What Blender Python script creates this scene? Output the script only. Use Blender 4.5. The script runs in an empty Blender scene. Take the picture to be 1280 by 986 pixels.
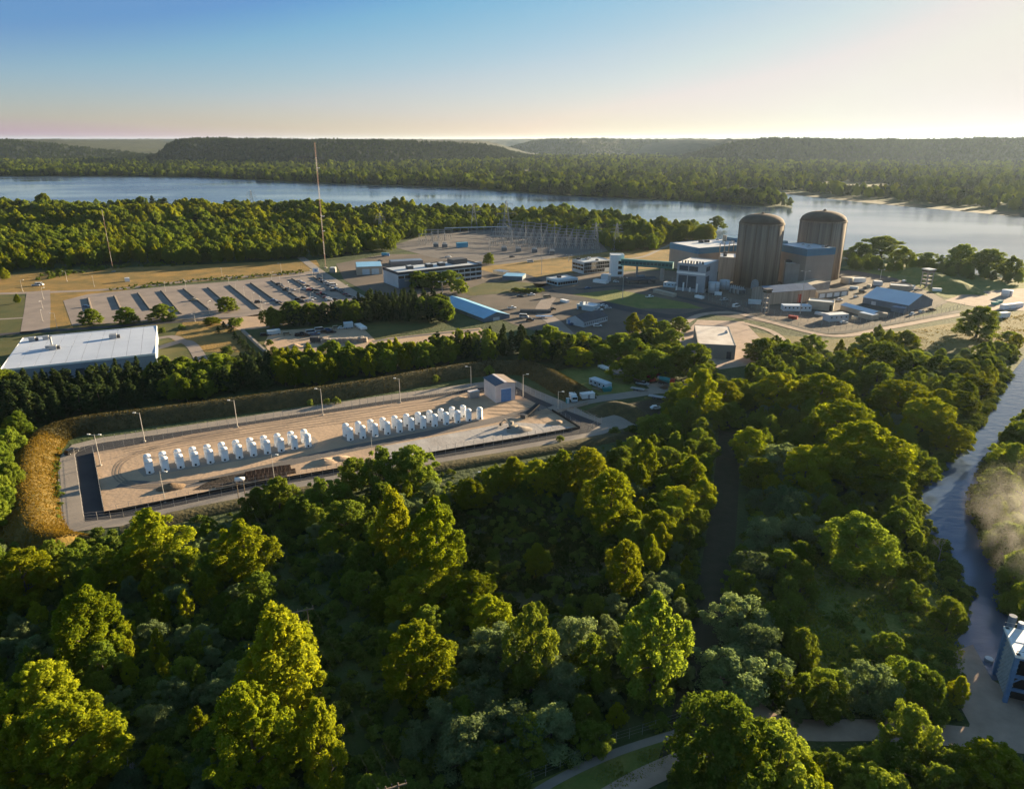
import bpy, math, random
import numpy as np
from mathutils import Vector, Matrix
random.seed(7)
RNG = np.random.default_rng(11)
R = math.radians
SC = bpy.context.scene
COL = SC.collection

# ---------------------------------------------------------------- camera, sky, sun, exposure
CAM_H, PITCH, FPX = 100.0, math.atan((493 - 175) / 887), 887.0      # eye height (m), downward tilt, focal length in photo pixels
SUN_AZ, SUN_EL = 49.0, 10.0                                        # degrees clockwise from the view direction / above the horizon
cd = bpy.data.cameras.new('camera'); cam = bpy.data.objects.new('camera', cd); COL.objects.link(cam)
cam.location = (0, 0, CAM_H); cam.rotation_euler = (math.pi / 2 - PITCH, 0, 0)
cd.sensor_width = 36; cd.lens = FPX / 1280 * 36; cd.clip_start = 1; cd.clip_end = 120000
SC.camera = cam
W = bpy.data.worlds.new('World'); SC.world = W; W.use_nodes = True
wn, wl = W.node_tree.nodes, W.node_tree.links
sky = wn.new('ShaderNodeTexSky'); sky.sky_type = 'NISHITA'; sky.sun_disc = False
sky.sun_elevation = R(SUN_EL); sky.sun_rotation = R(SUN_AZ)
sky.altitude = 200; sky.air_density = 1.0; sky.dust_density = 0.35; sky.ozone_density = 2.5
bg = wn['Background']; bg.inputs['Strength'].default_value = 0.12
# one tone curve per channel for the sky, floor raised to add fill light
EXPO = 2.15
sep, com = wn.new('ShaderNodeSeparateColor'), wn.new('ShaderNodeCombineColor'); wl.new(sky.outputs[0], sep.inputs[0])
for ch, pts in enumerate(([(0, .13), (1.2, .135), (1.9, .15), (2.6, .31), (3.73, .54), (5.87, .82), (8, .85), (20, .87)],
                          [(0, .255), (2, .265), (3.04, .33), (3.5, .46), (4.1, .545), (5.15, .655), (6, .735), (8.6, .825), (14.7, .79), (20, .80)],
                          [(0, .385), (2.17, .39), (3.2, .56), (3.43, .58), (4.15, .655), (5.18, .725), (6.6, .755), (8.5, .74), (20, .68)])):
    fc = wn.new('ShaderNodeFloatCurve'); cv = fc.mapping.curves[0]
    cv.points[0].location = (0, pts[0][1]); cv.points[1].location = (1, pts[-1][1])
    for x, y in pts[1:-1]: cv.points.new(x / 20, y)
    for p in cv.points: p.handle_type = 'VECTOR'
    fc.mapping.update()
    dv = wn.new('ShaderNodeMath'); dv.operation = 'DIVIDE'; dv.inputs[1].default_value = 20; dv.use_clamp = True
    wl.new(sep.outputs[ch], dv.inputs[0]); wl.new(dv.outputs[0], fc.inputs['Value']); wl.new(fc.outputs[0], com.inputs[ch])
sc_ = wn.new('ShaderNodeVectorMath'); sc_.operation = 'SCALE'; sc_.inputs['Scale'].default_value = 1 / (0.12 * 2 ** EXPO)
wl.new(com.outputs[0], sc_.inputs[0]); wl.new(sc_.outputs[0], bg.inputs['Color'])
sd = bpy.data.lights.new('sun', 'SUN'); sun = bpy.data.objects.new('sun', sd); COL.objects.link(sun)
sd.energy = 4.7; sd.angle = R(0.5); sd.color = (1.0, 0.79, 0.50)
TO_SUN = Vector((math.sin(R(SUN_AZ)) * math.cos(R(SUN_EL)), math.cos(R(SUN_AZ)) * math.cos(R(SUN_EL)), math.sin(R(SUN_EL))))
sun.rotation_euler = TO_SUN.to_track_quat('Z', 'Y').to_euler()
sun.location = (0, 0, 300)
SC.view_settings.view_transform = 'Standard'; SC.view_settings.look = 'None'
SC.view_settings.exposure = EXPO; SC.view_settings.gamma = 1
SC.render.engine = 'CYCLES'
SC.cycles.use_denoising = True
SC.cycles.max_bounces = 8; SC.cycles.diffuse_bounces = 6; SC.cycles.transmission_bounces = 3
SC.cycles.volume_bounces = 0; SC.cycles.transparent_max_bounces = 4
SC.cycles.use_adaptive_sampling = True

# ---------------------------------------------------------------- survey: a photo pixel to a point of the place
CP, SP = math.cos(PITCH), math.sin(PITCH)
def V(px, py, z=0.0):
    u, v = (px - 640) / FPX, (py - 493) / FPX
    d = Vector((u, CP - v * SP, -SP - v * CP))
    t = (z - CAM_H) / d.z
    return Vector((d.x * t, d.y * t, z))
def proj(p):
    y, z = p[1], p[2] - CAM_H
    depth = y * CP - z * SP
    return 640 + FPX * p[0] / depth, 493 + FPX * (-(y * SP + z * CP)) / depth, depth
def hgt(px, py, ty):                    # height of something standing at ground pixel (px,py) whose top is seen at row ty
    b = V(px, py); v = (ty - 493) / FPX
    return CAM_H + b.y * (-SP - v * CP) / (CP - v * SP)

# ---------------------------------------------------------------- materials
MATS = {}
def mat(name, c1, c2=None, scale=1.0, rough=0.85, bump=0.0, bscale=None, metal=0.0, c3=None, spec=0.3, detail=5.0, stretch=None):
    if name in MATS: return MATS[name]
    m = bpy.data.materials.new(name); m.use_nodes = True; MATS[name] = m
    n, l = m.node_tree.nodes, m.node_tree.links
    b = n['Principled BSDF']
    b.inputs['Roughness'].default_value = rough; b.inputs['Metallic'].default_value = metal
    b.inputs['Specular IOR Level'].default_value = spec
    if c2 is None and not bump:
        b.inputs['Base Color'].default_value = (*c1, 1); return m
    tc = n.new('ShaderNodeTexCoord'); src = tc.outputs['Object']
    if stretch:
        mp = n.new('ShaderNodeMapping'); mp.inputs['Scale'].default_value = stretch; l.new(src, mp.inputs[0]); src = mp.outputs[0]
    nz = n.new('ShaderNodeTexNoise'); nz.inputs['Scale'].default_value = scale; nz.inputs['Detail'].default_value = detail; nz.inputs['Roughness'].default_value = 0.65
    l.new(src, nz.inputs['Vector'])
    cr = n.new('ShaderNodeValToRGB'); e = cr.color_ramp.elements
    e[0].position = 0.34; e[0].color = (*c1, 1); e[1].position = 0.66; e[1].color = (*(c2 or c1), 1)
    if c3:
        k = cr.color_ramp.elements.new(0.5); k.color = (*c3, 1)
    l.new(nz.outputs['Fac'], cr.inputs[0]); l.new(cr.outputs[0], b.inputs['Base Color'])
    if bump:
        n2 = n.new('ShaderNodeTexNoise'); n2.inputs['Scale'].default_value = bscale or scale * 4; n2.inputs['Detail'].default_value = 4
        l.new(src, n2.inputs['Vector'])
        bp = n.new('ShaderNodeBump'); bp.inputs['Strength'].default_value = 1.0; bp.inputs['Distance'].default_value = bump
        l.new(n2.outputs['Fac'], bp.inputs['Height']); l.new(bp.outputs[0], b.inputs['Normal'])
    return m

def leaf_mat(name, c1, c2, trans=0.35, tc=None):
    m = bpy.data.materials.new(name); m.use_nodes = True; MATS[name] = m
    n, l = m.node_tree.nodes, m.node_tree.links; n.clear()
    out = n.new('ShaderNodeOutputMaterial')
    oi = n.new('ShaderNodeObjectInfo'); ge = n.new('ShaderNodeNewGeometry')
    mx = n.new('ShaderNodeMix'); mx.data_type = 'RGBA'
    mx.inputs['A'].default_value = (*c1, 1); mx.inputs['B'].default_value = (*c2, 1)
    ad = n.new('ShaderNodeMath'); ad.operation = 'MULTIPLY_ADD'; ad.inputs[1].default_value = 0.45
    l.new(ge.outputs['Random Per Island'], ad.inputs[0])
    m2 = n.new('ShaderNodeMath'); m2.operation = 'MULTIPLY'; m2.inputs[1].default_value = 0.55
    l.new(oi.outputs['Random'], m2.inputs[0]); l.new(m2.outputs[0], ad.inputs[2]); l.new(ad.outputs[0], mx.inputs['Factor'])
    hs = n.new('ShaderNodeHueSaturation'); l.new(mx.outputs['Result'], hs.inputs['Color'])
    vv = n.new('ShaderNodeMapRange'); vv.inputs['To Min'].default_value = 0.72; vv.inputs['To Max'].default_value = 1.25
    ml = n.new('ShaderNodeMath'); ml.operation = 'FRACT'; m3 = n.new('ShaderNodeMath'); m3.operation = 'MULTIPLY'; m3.inputs[1].default_value = 7.31
    l.new(oi.outputs['Random'], m3.inputs[0]); l.new(m3.outputs[0], ml.inputs[0]); l.new(ml.outputs[0], vv.inputs['Value']); l.new(vv.outputs[0], hs.inputs['Value'])
    d = n.new('ShaderNodeBsdfDiffuse'); t = n.new('ShaderNodeBsdfTranslucent'); ms = n.new('ShaderNodeMixShader'); ms.inputs[0].default_value = trans
    l.new(hs.outputs[0], d.inputs[0])
    g = n.new('ShaderNodeMix'); g.data_type = 'RGBA'; g.blend_type = 'MULTIPLY'; g.inputs['Factor'].default_value = 1; g.inputs['B'].default_value = (*(tc or (1.5, 1.35, 0.6)), 1)
    l.new(hs.outputs[0], g.inputs['A']); l.new(g.outputs['Result'], t.inputs[0])
    l.new(d.outputs[0], ms.inputs[1]); l.new(t.outputs[0], ms.inputs[2]); l.new(ms.outputs[0], out.inputs['Surface'])
    return m

# ---------------------------------------------------------------- mesh and object helpers
class MB:
    def __init__(s): s.v, s.f = [], []
    def add(s, vs, fs):
        o = len(s.v); s.v += [tuple(v) for v in vs]; s.f += [tuple(i + o for i in f) for f in fs]; return s
    def box(s, x0, x1, y0, y1, z0, z1):
        return s.add([(x0, y0, z0), (x1, y0, z0), (x1, y1, z0), (x0, y1, z0), (x0, y0, z1), (x1, y0, z1), (x1, y1, z1), (x0, y1, z1)],
                     [(3, 2, 1, 0), (4, 5, 6, 7), (0, 1, 5, 4), (1, 2, 6, 5), (2, 3, 7, 6), (3, 0, 4, 7)])
    def prism(s, poly, z0, z1):
        n = len(poly)
        return s.add([(p[0], p[1], z0) for p in poly] + [(p[0], p[1], z1) for p in poly],
                     [tuple(range(n - 1, -1, -1)), tuple(range(n, 2 * n))] + [(i, (i + 1) % n, n + (i + 1) % n, n + i) for i in range(n)])
    def tube(s, a, b, r0, r1=None, n=6, cap=True):
        a, b = Vector(a), Vector(b); r1 = r0 if r1 is None else r1
        q = (b - a).to_track_quat('Z', 'Y'); vs = []
        for c, r in ((a, r0), (b, r1)):
            for i in range(n):
                t = 2 * math.pi * i / n + 0.4; vs.append(c + q @ Vector((r * math.cos(t), r * math.sin(t), 0)))
        fs = [(i, (i + 1) % n, n + (i + 1) % n, n + i) for i in range(n)]
        if cap: fs += [tuple(range(n - 1, -1, -1)), tuple(range(n, 2 * n))]
        return s.add(vs, fs)
    def lathe(s, prof, n=24, c=(0, 0)):
        vs, fs = [], []
        for r, z in prof:
            for i in range(n):
                t = 2 * math.pi * i / n; vs.append((c[0] + r * math.cos(t), c[1] + r * math.sin(t), z))
        for k in range(len(prof) - 1):
            for i in range(n):
                j = (i + 1) % n; fs.append((k * n + i, k * n + j, (k + 1) * n + j, (k + 1) * n + i))
        fs += [tuple(range(n - 1, -1, -1)), tuple((len(prof) - 1) * n + i for i in range(n))]
        return s.add(vs, fs)
    def gable(s, x0, x1, y0, y1, z0, ze, zr, axis='x'):      # closed body with a ridge along axis
        if axis == 'x':
            ym = (y0 + y1) / 2
            return s.add([(x0, y0, z0), (x1, y0, z0), (x1, y1, z0), (x0, y1, z0), (x0, y0, ze), (x1, y0, ze), (x1, y1, ze), (x0, y1, ze), (x0, ym, zr), (x1, ym, zr)],
                         [(3, 2, 1, 0), (0, 1, 5, 4), (2, 3, 7, 6), (1, 2, 6, 9, 5), (3, 0, 4, 8, 7), (4, 5, 9, 8), (6, 7, 8, 9)])
        xm = (x0 + x1) / 2
        return s.add([(x0, y0, z0), (x1, y0, z0), (x1, y1, z0), (x0, y1, z0), (x0, y0, ze), (x1, y0, ze), (x1, y1, ze), (x0, y1, ze), (xm, y0, zr), (xm, y1, zr)],
                     [(3, 2, 1, 0), (0, 1, 5, 8, 4), (2, 3, 7, 9, 6), (1, 2, 6, 5), (3, 0, 4, 7), (5, 6, 9, 8), (7, 4, 8, 9)])
    def slab(s, a, b, c, d, t):                               # a tilted plate a-b-c-d, t thick upward
        a, b, c, d = map(Vector, (a, b, c, d)); n = (b - a).cross(d - a).normalized() * t
        return s.add([a, b, c, d, a + n, b + n, c + n, d + n], [(3, 2, 1, 0), (4, 5, 6, 7), (0, 1, 5, 4), (1, 2, 6, 5), (2, 3, 7, 6), (3, 0, 4, 7)])
    def build(s, name, material, parent=None, smooth=False, loc=None):
        me = bpy.data.meshes.new(name); me.from_pydata(s.v, [], s.f); me.update()
        if smooth:
            for p in me.polygons: p.use_smooth = True
        me.materials.append(material)
        return link(name, me, parent, loc)
def link(name, me, parent=None, loc=None):
    o = bpy.data.objects.new(name, me); COL.objects.link(o)
    if parent is not None: o.parent = parent
    if loc is not None: o.location = loc
    return o
def tag(o, label=None, cat=None, group=None, kind=None):
    for k, v in (('label', label), ('category', cat), ('group', group), ('kind', kind)):
        if v: o[k] = v
    return o
def thing(name, label, cat, loc=(0, 0, 0), rz=0.0, group=None):
    o = bpy.data.objects.new(name, None); COL.objects.link(o); o.empty_display_size = 0.5
    o.location = loc; o.rotation_euler = (0, 0, rz)
    return tag(o, label, cat, group)
KIDS = {}
def dup(root, loc, rz=None, label=None, group=None, scale=None):
    r = root.copy(); COL.objects.link(r); r.location = loc
    if rz is not None: r.rotation_euler = (0, 0, rz)
    if scale is not None: r.scale = scale
    if label: r['label'] = label
    if group: r['group'] = group
    if root.name not in KIDS: KIDS[root.name] = [(c, list(c.children)) for c in root.children]
    for ch, gs in KIDS[root.name]:
        c = ch.copy(); COL.objects.link(c); c.parent = r
        for g in gs:
            d = g.copy(); COL.objects.link(d); d.parent = c
    return r
def npmesh(name, v, quads, material, smooth=False):
    me = bpy.data.meshes.new(name)
    v = np.asarray(v, dtype=np.float32); q = np.asarray(quads, dtype=np.int32); k = q.shape[1]
    me.vertices.add(len(v)); me.vertices.foreach_set('co', v.ravel())
    me.loops.add(q.size); me.loops.foreach_set('vertex_index', q.ravel())
    me.polygons.add(len(q)); me.polygons.foreach_set('loop_start', np.arange(0, q.size, k, dtype=np.int32))
    me.update(calc_edges=True); me.materials.append(material)
    if smooth: me.polygons.foreach_set('use_smooth', np.ones(len(q), dtype=bool))
    return me
def vnoise(x, y, seed=0):                                     # cheap smooth value noise, numpy arrays
    x = np.asarray(x, float); y = np.asarray(y, float)
    xi, yi = np.floor(x), np.floor(y); fx, fy = x - xi, y - yi
    fx, fy = fx * fx * (3 - 2 * fx), fy * fy * (3 - 2 * fy)
    h = lambda a, b: np.modf(np.abs(np.sin(a * 127.1 + b * 311.7 + seed * 74.7) * 43758.5453))[0]
    return (h(xi, yi) * (1 - fx) + h(xi + 1, yi) * fx) * (1 - fy) + (h(xi, yi + 1) * (1 - fx) + h(xi + 1, yi + 1) * fx) * fy
def inside(pts, poly):                                        # numpy point-in-polygon
    x, y = pts[:, 0], pts[:, 1]; r = np.zeros(len(pts), bool); n = len(poly)
    for i in range(n):
        x0, y0 = poly[i][:2]; x1, y1 = poly[(i + 1) % n][:2]
        if y0 == y1: continue
        c = ((y0 > y) != (y1 > y)) & (x < (x1 - x0) * (y - y0) / (y1 - y0) + x0); r ^= c
    return r
def world(poly, z=0.0): return [V(p[0], p[1], z) for p in poly]
def sheet(name, poly, material, z, label=None, in_world=False):
    pts = [Vector(p) for p in poly] if in_world else world(poly)
    import mathutils
    tris = mathutils.geometry.tessellate_polygon([[Vector((p.x, p.y, 0)) for p in pts]])
    mb = MB(); mb.v = [(p.x, p.y, z) for p in pts]
    for t in tris:
        a, b, c = (pts[i] for i in t)
        mb.f.append(tuple(t) if (b - a).cross(c - a).z > 0 else tuple(reversed(t)))
    return tag(mb.build(name, material), label, kind='structure')
def smooth_line(pts, n=8):                                    # Catmull-Rom
    P = [Vector(p) for p in pts]; P = [P[0] * 2 - P[1]] + P + [P[-1] * 2 - P[-2]]; out = []
    for i in range(1, len(P) - 2):
        for k in range(n):
            t = k / n; a, b, c, d = P[i - 1:i + 3]
            out.append(0.5 * ((2 * b) + (c - a) * t + (2 * a - 5 * b + 4 * c - d) * t * t + (3 * b - a - 3 * c + d) * t ** 3))
    return out + [P[-2]]
def ribbon(name, pxline, width, material, z, label=None, n=8, in_world=False):
    L = smooth_line([Vector((p[0], p[1], 0)) for p in pxline] if in_world else world(pxline), n); vs, fs = [], []
    for i, p in enumerate(L):
        t = (L[min(i + 1, len(L) - 1)] - L[max(i - 1, 0)]).normalized(); s = Vector((-t.y, t.x, 0))
        w = width if not callable(width) else width(i / (len(L) - 1))
        vs += [p + s * w / 2, p - s * w / 2]
        vs[-1].z = vs[-2].z = z
        if i: fs.append((2 * i - 2, 2 * i - 1, 2 * i + 1, 2 * i))
    return tag(MB().add(vs, fs).build(name, material), label, kind='structure')

# ---------------------------------------------------------------- the setting: ground, water, hills
M_FLOOR = mat('forest_floor', (0.035, 0.050, 0.015), (0.075, 0.085, 0.028), 0.05, 0.95, 0.5, 0.7, c3=(0.05, 0.07, 0.02))
M_GOLD = mat('dry_grass', (0.32, 0.185, 0.045), (0.13, 0.10, 0.028), 0.06, 0.95, 0.25, 1.2, detail=8)
M_LAWN = mat('lawn', (0.045, 0.062, 0.014), (0.105, 0.092, 0.024), 0.05, 0.95, 0.12, 2.0)
M_MEADOW = mat('meadow', (0.085, 0.125, 0.024), (0.18, 0.175, 0.045), 0.12, 0.95, 0.6, 0.9, detail=9)
M_SAND = mat('sand', (0.48, 0.335, 0.225), (0.34, 0.245, 0.17), 0.05, 0.95, 0.10, 0.9, detail=9)
M_GRAVEL = mat('gravel', (0.30, 0.255, 0.215), (0.22, 0.19, 0.165), 0.09, 0.95, 0.05, 2.0, detail=9)
M_GREYGRAVEL = mat('grey_gravel', (0.16, 0.14, 0.13), (0.11, 0.10, 0.095), 0.035, 0.95, 0.05, 2.0, detail=9)
M_SITE = mat('site_gravel', (0.15, 0.115, 0.09), (0.075, 0.065, 0.057), 0.028, 0.95, 0.05, 1.0, detail=9)
M_ASPH = mat('asphalt', (0.032, 0.032, 0.037), (0.05, 0.048, 0.052), 0.08, 0.9, 0.02, 3.0, detail=8)
M_OLDASPH = mat('worn_asphalt', (0.29, 0.235, 0.20), (0.20, 0.165, 0.145), 0.06, 0.9, 0.02, 3.0, detail=8)
M_SOIL = mat('dark_soil', (0.018, 0.014, 0.012), (0.05, 0.035, 0.025), 0.5, 0.95, 0.25, 1.5)
M_TRACK = mat('track_soil', (0.05, 0.042, 0.026), (0.028, 0.032, 0.013), 0.3, 0.95, 0.15, 1.5)
M_DIRT = mat('dirt_road', (0.42, 0.305, 0.24), (0.29, 0.215, 0.17), 0.15, 0.95, 0.08, 1.0, detail=8)

gm = MB(); E = 25000
gm.add([(-E, -3000, 0), (E, -3000, 0), (E, E, 0), (-E, E, 0)], [(0, 1, 2, 3)])
tag(gm.build('ground', M_FLOOR), 'dark green wooded ground stretching to the horizon', kind='structure')

def water_mat(name, deep, rough, bscale, bdist):
    m = bpy.data.materials.new(name); m.use_nodes = True; n, l = m.node_tree.nodes, m.node_tree.links
    b = n['Principled BSDF']; b.inputs['Base Color'].default_value = (*deep, 1); b.inputs['Roughness'].default_value = rough
    b.inputs['Specular IOR Level'].default_value = 0.5; b.inputs['IOR'].default_value = 1.42
    tc = n.new('ShaderNodeTexCoord'); mp = n.new('ShaderNodeMapping'); mp.inputs['Scale'].default_value = (0.5, 1.0, 1.0); mp.inputs['Rotation'].default_value = (0, 0, 0.5)
    l.new(tc.outputs['Object'], mp.inputs[0])
    a = n.new('ShaderNodeTexNoise'); a.inputs['Scale'].default_value = bscale; a.inputs['Detail'].default_value = 6; l.new(mp.outputs[0], a.inputs['Vector'])
    w = n.new('ShaderNodeTexNoise'); w.inputs['Scale'].default_value = bscale * 0.02; w.inputs['Detail'].default_value = 3; l.new(mp.outputs[0], w.inputs['Vector'])
    mr = n.new('ShaderNodeMapRange'); mr.inputs['From Min'].default_value = 0.35; mr.inputs['From Max'].default_value = 0.65; mr.inputs['To Min'].default_value = 0.35; mr.inputs['To Max'].default_value = 1.0
    l.new(w.outputs['Fac'], mr.inputs['Value'])
    bp = n.new('ShaderNodeBump'); bp.inputs['Distance'].default_value = bdist; l.new(a.outputs['Fac'], bp.inputs['Height']); l.new(mr.outputs[0], bp.inputs['Strength'])
    l.new(bp.outputs[0], b.inputs['Normal'])
    rr = n.new('ShaderNodeMapRange'); rr.inputs['From Min'].default_value = 0.35; rr.inputs['From Max'].default_value = 0.65; rr.inputs['To Min'].default_value = rough * .5; rr.inputs['To Max'].default_value = rough * 2.4
    l.new(w.outputs['Fac'], rr.inputs['Value']); l.new(rr.outputs[0], b.inputs['Roughness'])
    return m
M_RIVER = water_mat('river_water', (0.08, 0.115, 0.16), 0.12, 0.25, 0.14)
M_CANAL = water_mat('canal_water', (0.07, 0.10, 0.155), 0.05, 0.4, 0.3)
RIVER = [(-500, 222), (0, 221), (170, 221), (250, 222), (380, 229), (560, 235), (700, 245), (850, 252), (930, 258), (992, 260), (975, 251), (930, 245), (880, 239), (850, 233), (950, 237), (985, 240), (1100, 252), (1280, 268), (1600, 300),
         (1600, 380), (1280, 350), (1180, 340), (1060, 325), (960, 312), (880, 300), (800, 285), (640, 268), (480, 264), (430, 267), (200, 262), (0, 258), (-500, 262)]
CANAL = [(1330, 425), (1282, 445), (1262, 470), (1235, 515), (1205, 560), (1160, 597), (1140, 625), (1150, 660), (1176, 700), (1208, 745), (1210, 785), (1190, 806), (1212, 812), (1240, 850), (1300, 850), (1262, 770), (1256, 715), (1232, 670), (1216, 635), (1224, 600), (1250, 560), (1275, 525), (1330, 470)]
sheet('river', RIVER, M_RIVER, 0.03, 'wide blue river winding behind the plant')
sheet('canal', CANAL, M_CANAL, 0.03, 'narrow discharge canal bending between wooded banks')
ribbon('shore', [(985, 241), (1100, 253), (1280, 269), (1500, 292)], 60, mat('reed_bank', (0.042, 0.042, 0.02), (0.03, 0.034, 0.014), 0.02, 0.95), 0.05, 'reedy low bank along the far river shore')

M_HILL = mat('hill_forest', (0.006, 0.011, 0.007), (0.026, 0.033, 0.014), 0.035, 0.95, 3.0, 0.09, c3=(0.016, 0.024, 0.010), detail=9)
HILLPTS = []
def hill(name, label, base, height, seed, run=420, back=2600, step=9.0, taper=(0.06, 0.06)):
    a = [Vector((p.x, p.y, 0)) for p in world(base)]
    L = smooth_line(a, 10); ds = [0]
    for i in range(1, len(L)): ds.append(ds[-1] + (L[i] - L[i - 1]).length)
    n = int(ds[-1] / step); s = np.linspace(0, ds[-1], n)
    x = np.interp(s, ds, [p.x for p in L]); y = np.interp(s, ds, [p.y for p in L])
    d = np.concatenate([np.arange(0, run * 1.25, step), np.linspace(run * 1.25 + 30, back, 24)])
    X = np.repeat(x[:, None], len(d), 1); Y = y[:, None] + d[None, :]
    nx, ny = X + 5000, Y
    ravine = (vnoise(nx / 420, ny / 1500, seed) - 0.5) * 330 + (vnoise(nx / 160, ny / 500, seed + 1) - 0.5) * 130
    t = np.clip((d[None, :] + ravine) / run, 0, 1); t = t * t * (3 - 2 * t)
    f = np.linspace(0, 1, n)[:, None]
    e = np.clip(f / taper[0], 0, 1) * np.clip((1 - f) / taper[1], 0, 1); e = e * e * (3 - 2 * e)
    gul = np.abs(vnoise(nx / 130, ny / 420, seed + 7) - .5) * 36 * t * (1 - t) * 2
    top = height * (0.84 + 0.20 * vnoise(nx / 520, ny / 900, seed + 2) + 0.05 * vnoise(nx / 170, ny / 200, seed + 3))
    Z = t * e * top - gul + (vnoise(nx / 14, ny / 14, seed + 4) * 9 + vnoise(nx / 40, ny / 40, seed + 5) * 9) * np.clip(t * 3 + 0.15, 0, 1) - 2
    v = np.stack([X, Y, Z], -1).reshape(-1, 3); m = len(d)
    i, j = np.meshgrid(np.arange(n - 1), np.arange(m - 1), indexing='ij'); k = (i * m + j).ravel()
    near = (np.repeat(d[None, :], n, 0) < run * 1.25).ravel() & (Z.ravel() > 3); HILLPTS.append(v[near])
    return tag(link(name, npmesh(name, v, np.stack([k, k + m, k + m + 1, k + 1], 1), M_HILL, True)), label, kind='structure')
hill('hill', 'wooded river bluff whose slope runs down to the valley at the far side', [(-500, 203), (-200, 204), (0, 204), (80, 203), (150, 201)], 89, 1, run=650, step=11, taper=(0.02, 0.45))
hill('hill', 'long dark wooded bluff across the river behind the tall mast', [(150, 205), (300, 207), (450, 208), (560, 207), (690, 203)], 91, 2, taper=(0.10, 0.30))
hill('hill', 'pale hazy ridge beyond the valley between the two bluffs', [(600, 193), (750, 194), (900, 195), (1000, 194)], 96, 3, run=900, step=14, taper=(0.25, 0.25))
hill('hill', 'long wooded bluff behind the two domes under the sun', [(850, 204), (960, 206), (1100, 207), (1280, 207), (1500, 208)], 91, 4, taper=(0.25, 0.02))
hill('hill', 'pale distant plateau along the horizon', [(-500, 186), (0, 186), (640, 186), (1280, 186), (1800, 186)], 99, 5, run=900, back=7000, step=30, taper=(0.01, 0.01))

# fields, lots, roads: thin sheets over the ground
def S(name, poly, m, k, label): return sheet(name, poly, m, 0.02 * k + 0.02, label)
def RB(name, line, w, m, k, label): return ribbon(name, line, w, m, 0.02 * k + 0.02, label)
S('field', [(-60, 350), (60, 338), (140, 335), (250, 331), (395, 325), (400, 333), (380, 343), (250, 352), (100, 364), (-60, 372)], M_GOLD, 1, 'golden dry grass field behind the car park')
S('field', [(52, 366), (100, 361), (190, 356), (130, 368), (84, 378), (92, 412), (48, 413)], M_GOLD, 2, 'dry grass wedge beside the car park')
S('field', [(-60, 372), (30, 370), (38, 378), (36, 410), (-60, 414)], M_LAWN, 2, 'grass strip with ditches beside the side road')
S('field', [(-60, 412), (170, 398), (330, 389), (345, 452), (250, 474), (200, 450), (-60, 480)], M_LAWN, 1, 'lawn round the white roofed warehouse')
S('field', [(232, 398), (300, 392), (312, 440), (250, 440), (215, 425)], M_GOLD, 3, 'dry grass beside the warehouse drive')
S('field', [(-600, 203), (300, 208), (560, 216), (840, 224), (1000, 232), (1280, 255), (1500, 270), (1400, 204)], M_LAWN, 1, 'pale green flood plain meadows beyond the river')
RB('road', [(-80, 369), (40, 366), (150, 361), (250, 350), (385, 341)], 7, M_OLDASPH, 3, 'long straight road behind the car park')
RB('road', [(48, 364), (47, 385), (44, 415)], 14, M_OLDASPH, 4, 'short side road joining the long road')
RB('road', [(-80, 424), (100, 411), (200, 404), (300, 396), (350, 391)], 6, M_ASPH, 4, 'dark road between the warehouse and the car park')
RB('path', [(-60, 402), (20, 398), (40, 396)], 3, M_GRAVEL, 3, 'pale path across the grass strip')
RB('path', [(190, 437), (205, 433), (228, 427), (240, 432), (250, 447), (258, 466)], 6, M_OLDASPH, 5, 'pale curved drive beside the warehouse')
RB('path', [(192, 424), (215, 421), (229, 427)], 5, M_OLDASPH, 6, 'pale spur of the warehouse drive')
S('parking_lot', [(79, 376), (110, 368), (200, 359), (300, 351), (372, 343), (392, 338), (455, 372), (430, 380), (330, 395), (240, 399), (90, 407)], M_OLDASPH, 5, 'big worn car park with long rows')
S('pavement', [(270, 402), (340, 390), (400, 384), (425, 384), (400, 397), (335, 410), (300, 413)], M_SAND, 5, 'pinkish gravel verge below the car park')
RB('road', [(376, 322), (400, 340), (425, 356), (460, 378)], 7, M_GRAVEL, 6, 'pale road along the car park edge')
S('yard', [(420, 330), (480, 318), (545, 318), (610, 330), (640, 335), (650, 345), (590, 372), (520, 378), (470, 372), (430, 350)], M_SITE, 2, 'brown gravel yard round the offices')
S('yard', [(488, 308), (545, 290), (640, 284), (745, 298), (760, 314), (690, 330), (600, 332), (540, 322)], M_GREYGRAVEL, 3, 'grey gravel yard of the switchyard')
S('yard', [(330, 430), (335, 420), (350, 413), (450, 407), (472, 424), (560, 414), (600, 410), (620, 425), (520, 442), (420, 455), (345, 452)], M_SAND, 2, 'sandy storage yard among the trees')
S('field', [(448, 405), (535, 398), (548, 408), (470, 426)], M_LAWN, 3, 'dark grass pitch beside the sandy yard')
RB('path', [(466, 427), (520, 420), (600, 412)], 3.5, M_GREYGRAVEL, 4, 'grey path along the grass pitch')
S('yard', [(580, 376), (640, 352), (700, 342), (830, 338), (920, 345), (1060, 338), (1130, 345), (1185, 378), (1130, 402), (1040, 418), (950, 402), (880, 392), (850, 405), (760, 425), (690, 420), (640, 405)], M_SITE, 1, 'brown gravel grounds round the reactor buildings')
S('field', [(590, 335), (700, 322), (770, 314), (850, 300), (880, 305), (832, 335), (700, 342), (655, 350)], M_GOLD, 4, 'dry grass strip behind the admin block')
S('field', [(578, 364), (604, 354), (640, 352), (690, 356), (640, 366), (588, 370)], M_LAWN, 5, 'green lawn beside the offices')
S('field', [(715, 368), (770, 362), (860, 379), (880, 386), (800, 386)], M_MEADOW, 4, 'dull grass islands between the plant roads')
RB('path', [(760, 325), (800, 322), (825, 312), (850, 300)], 4, M_GRAVEL, 6, 'pale track curving over the dry grass')
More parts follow.
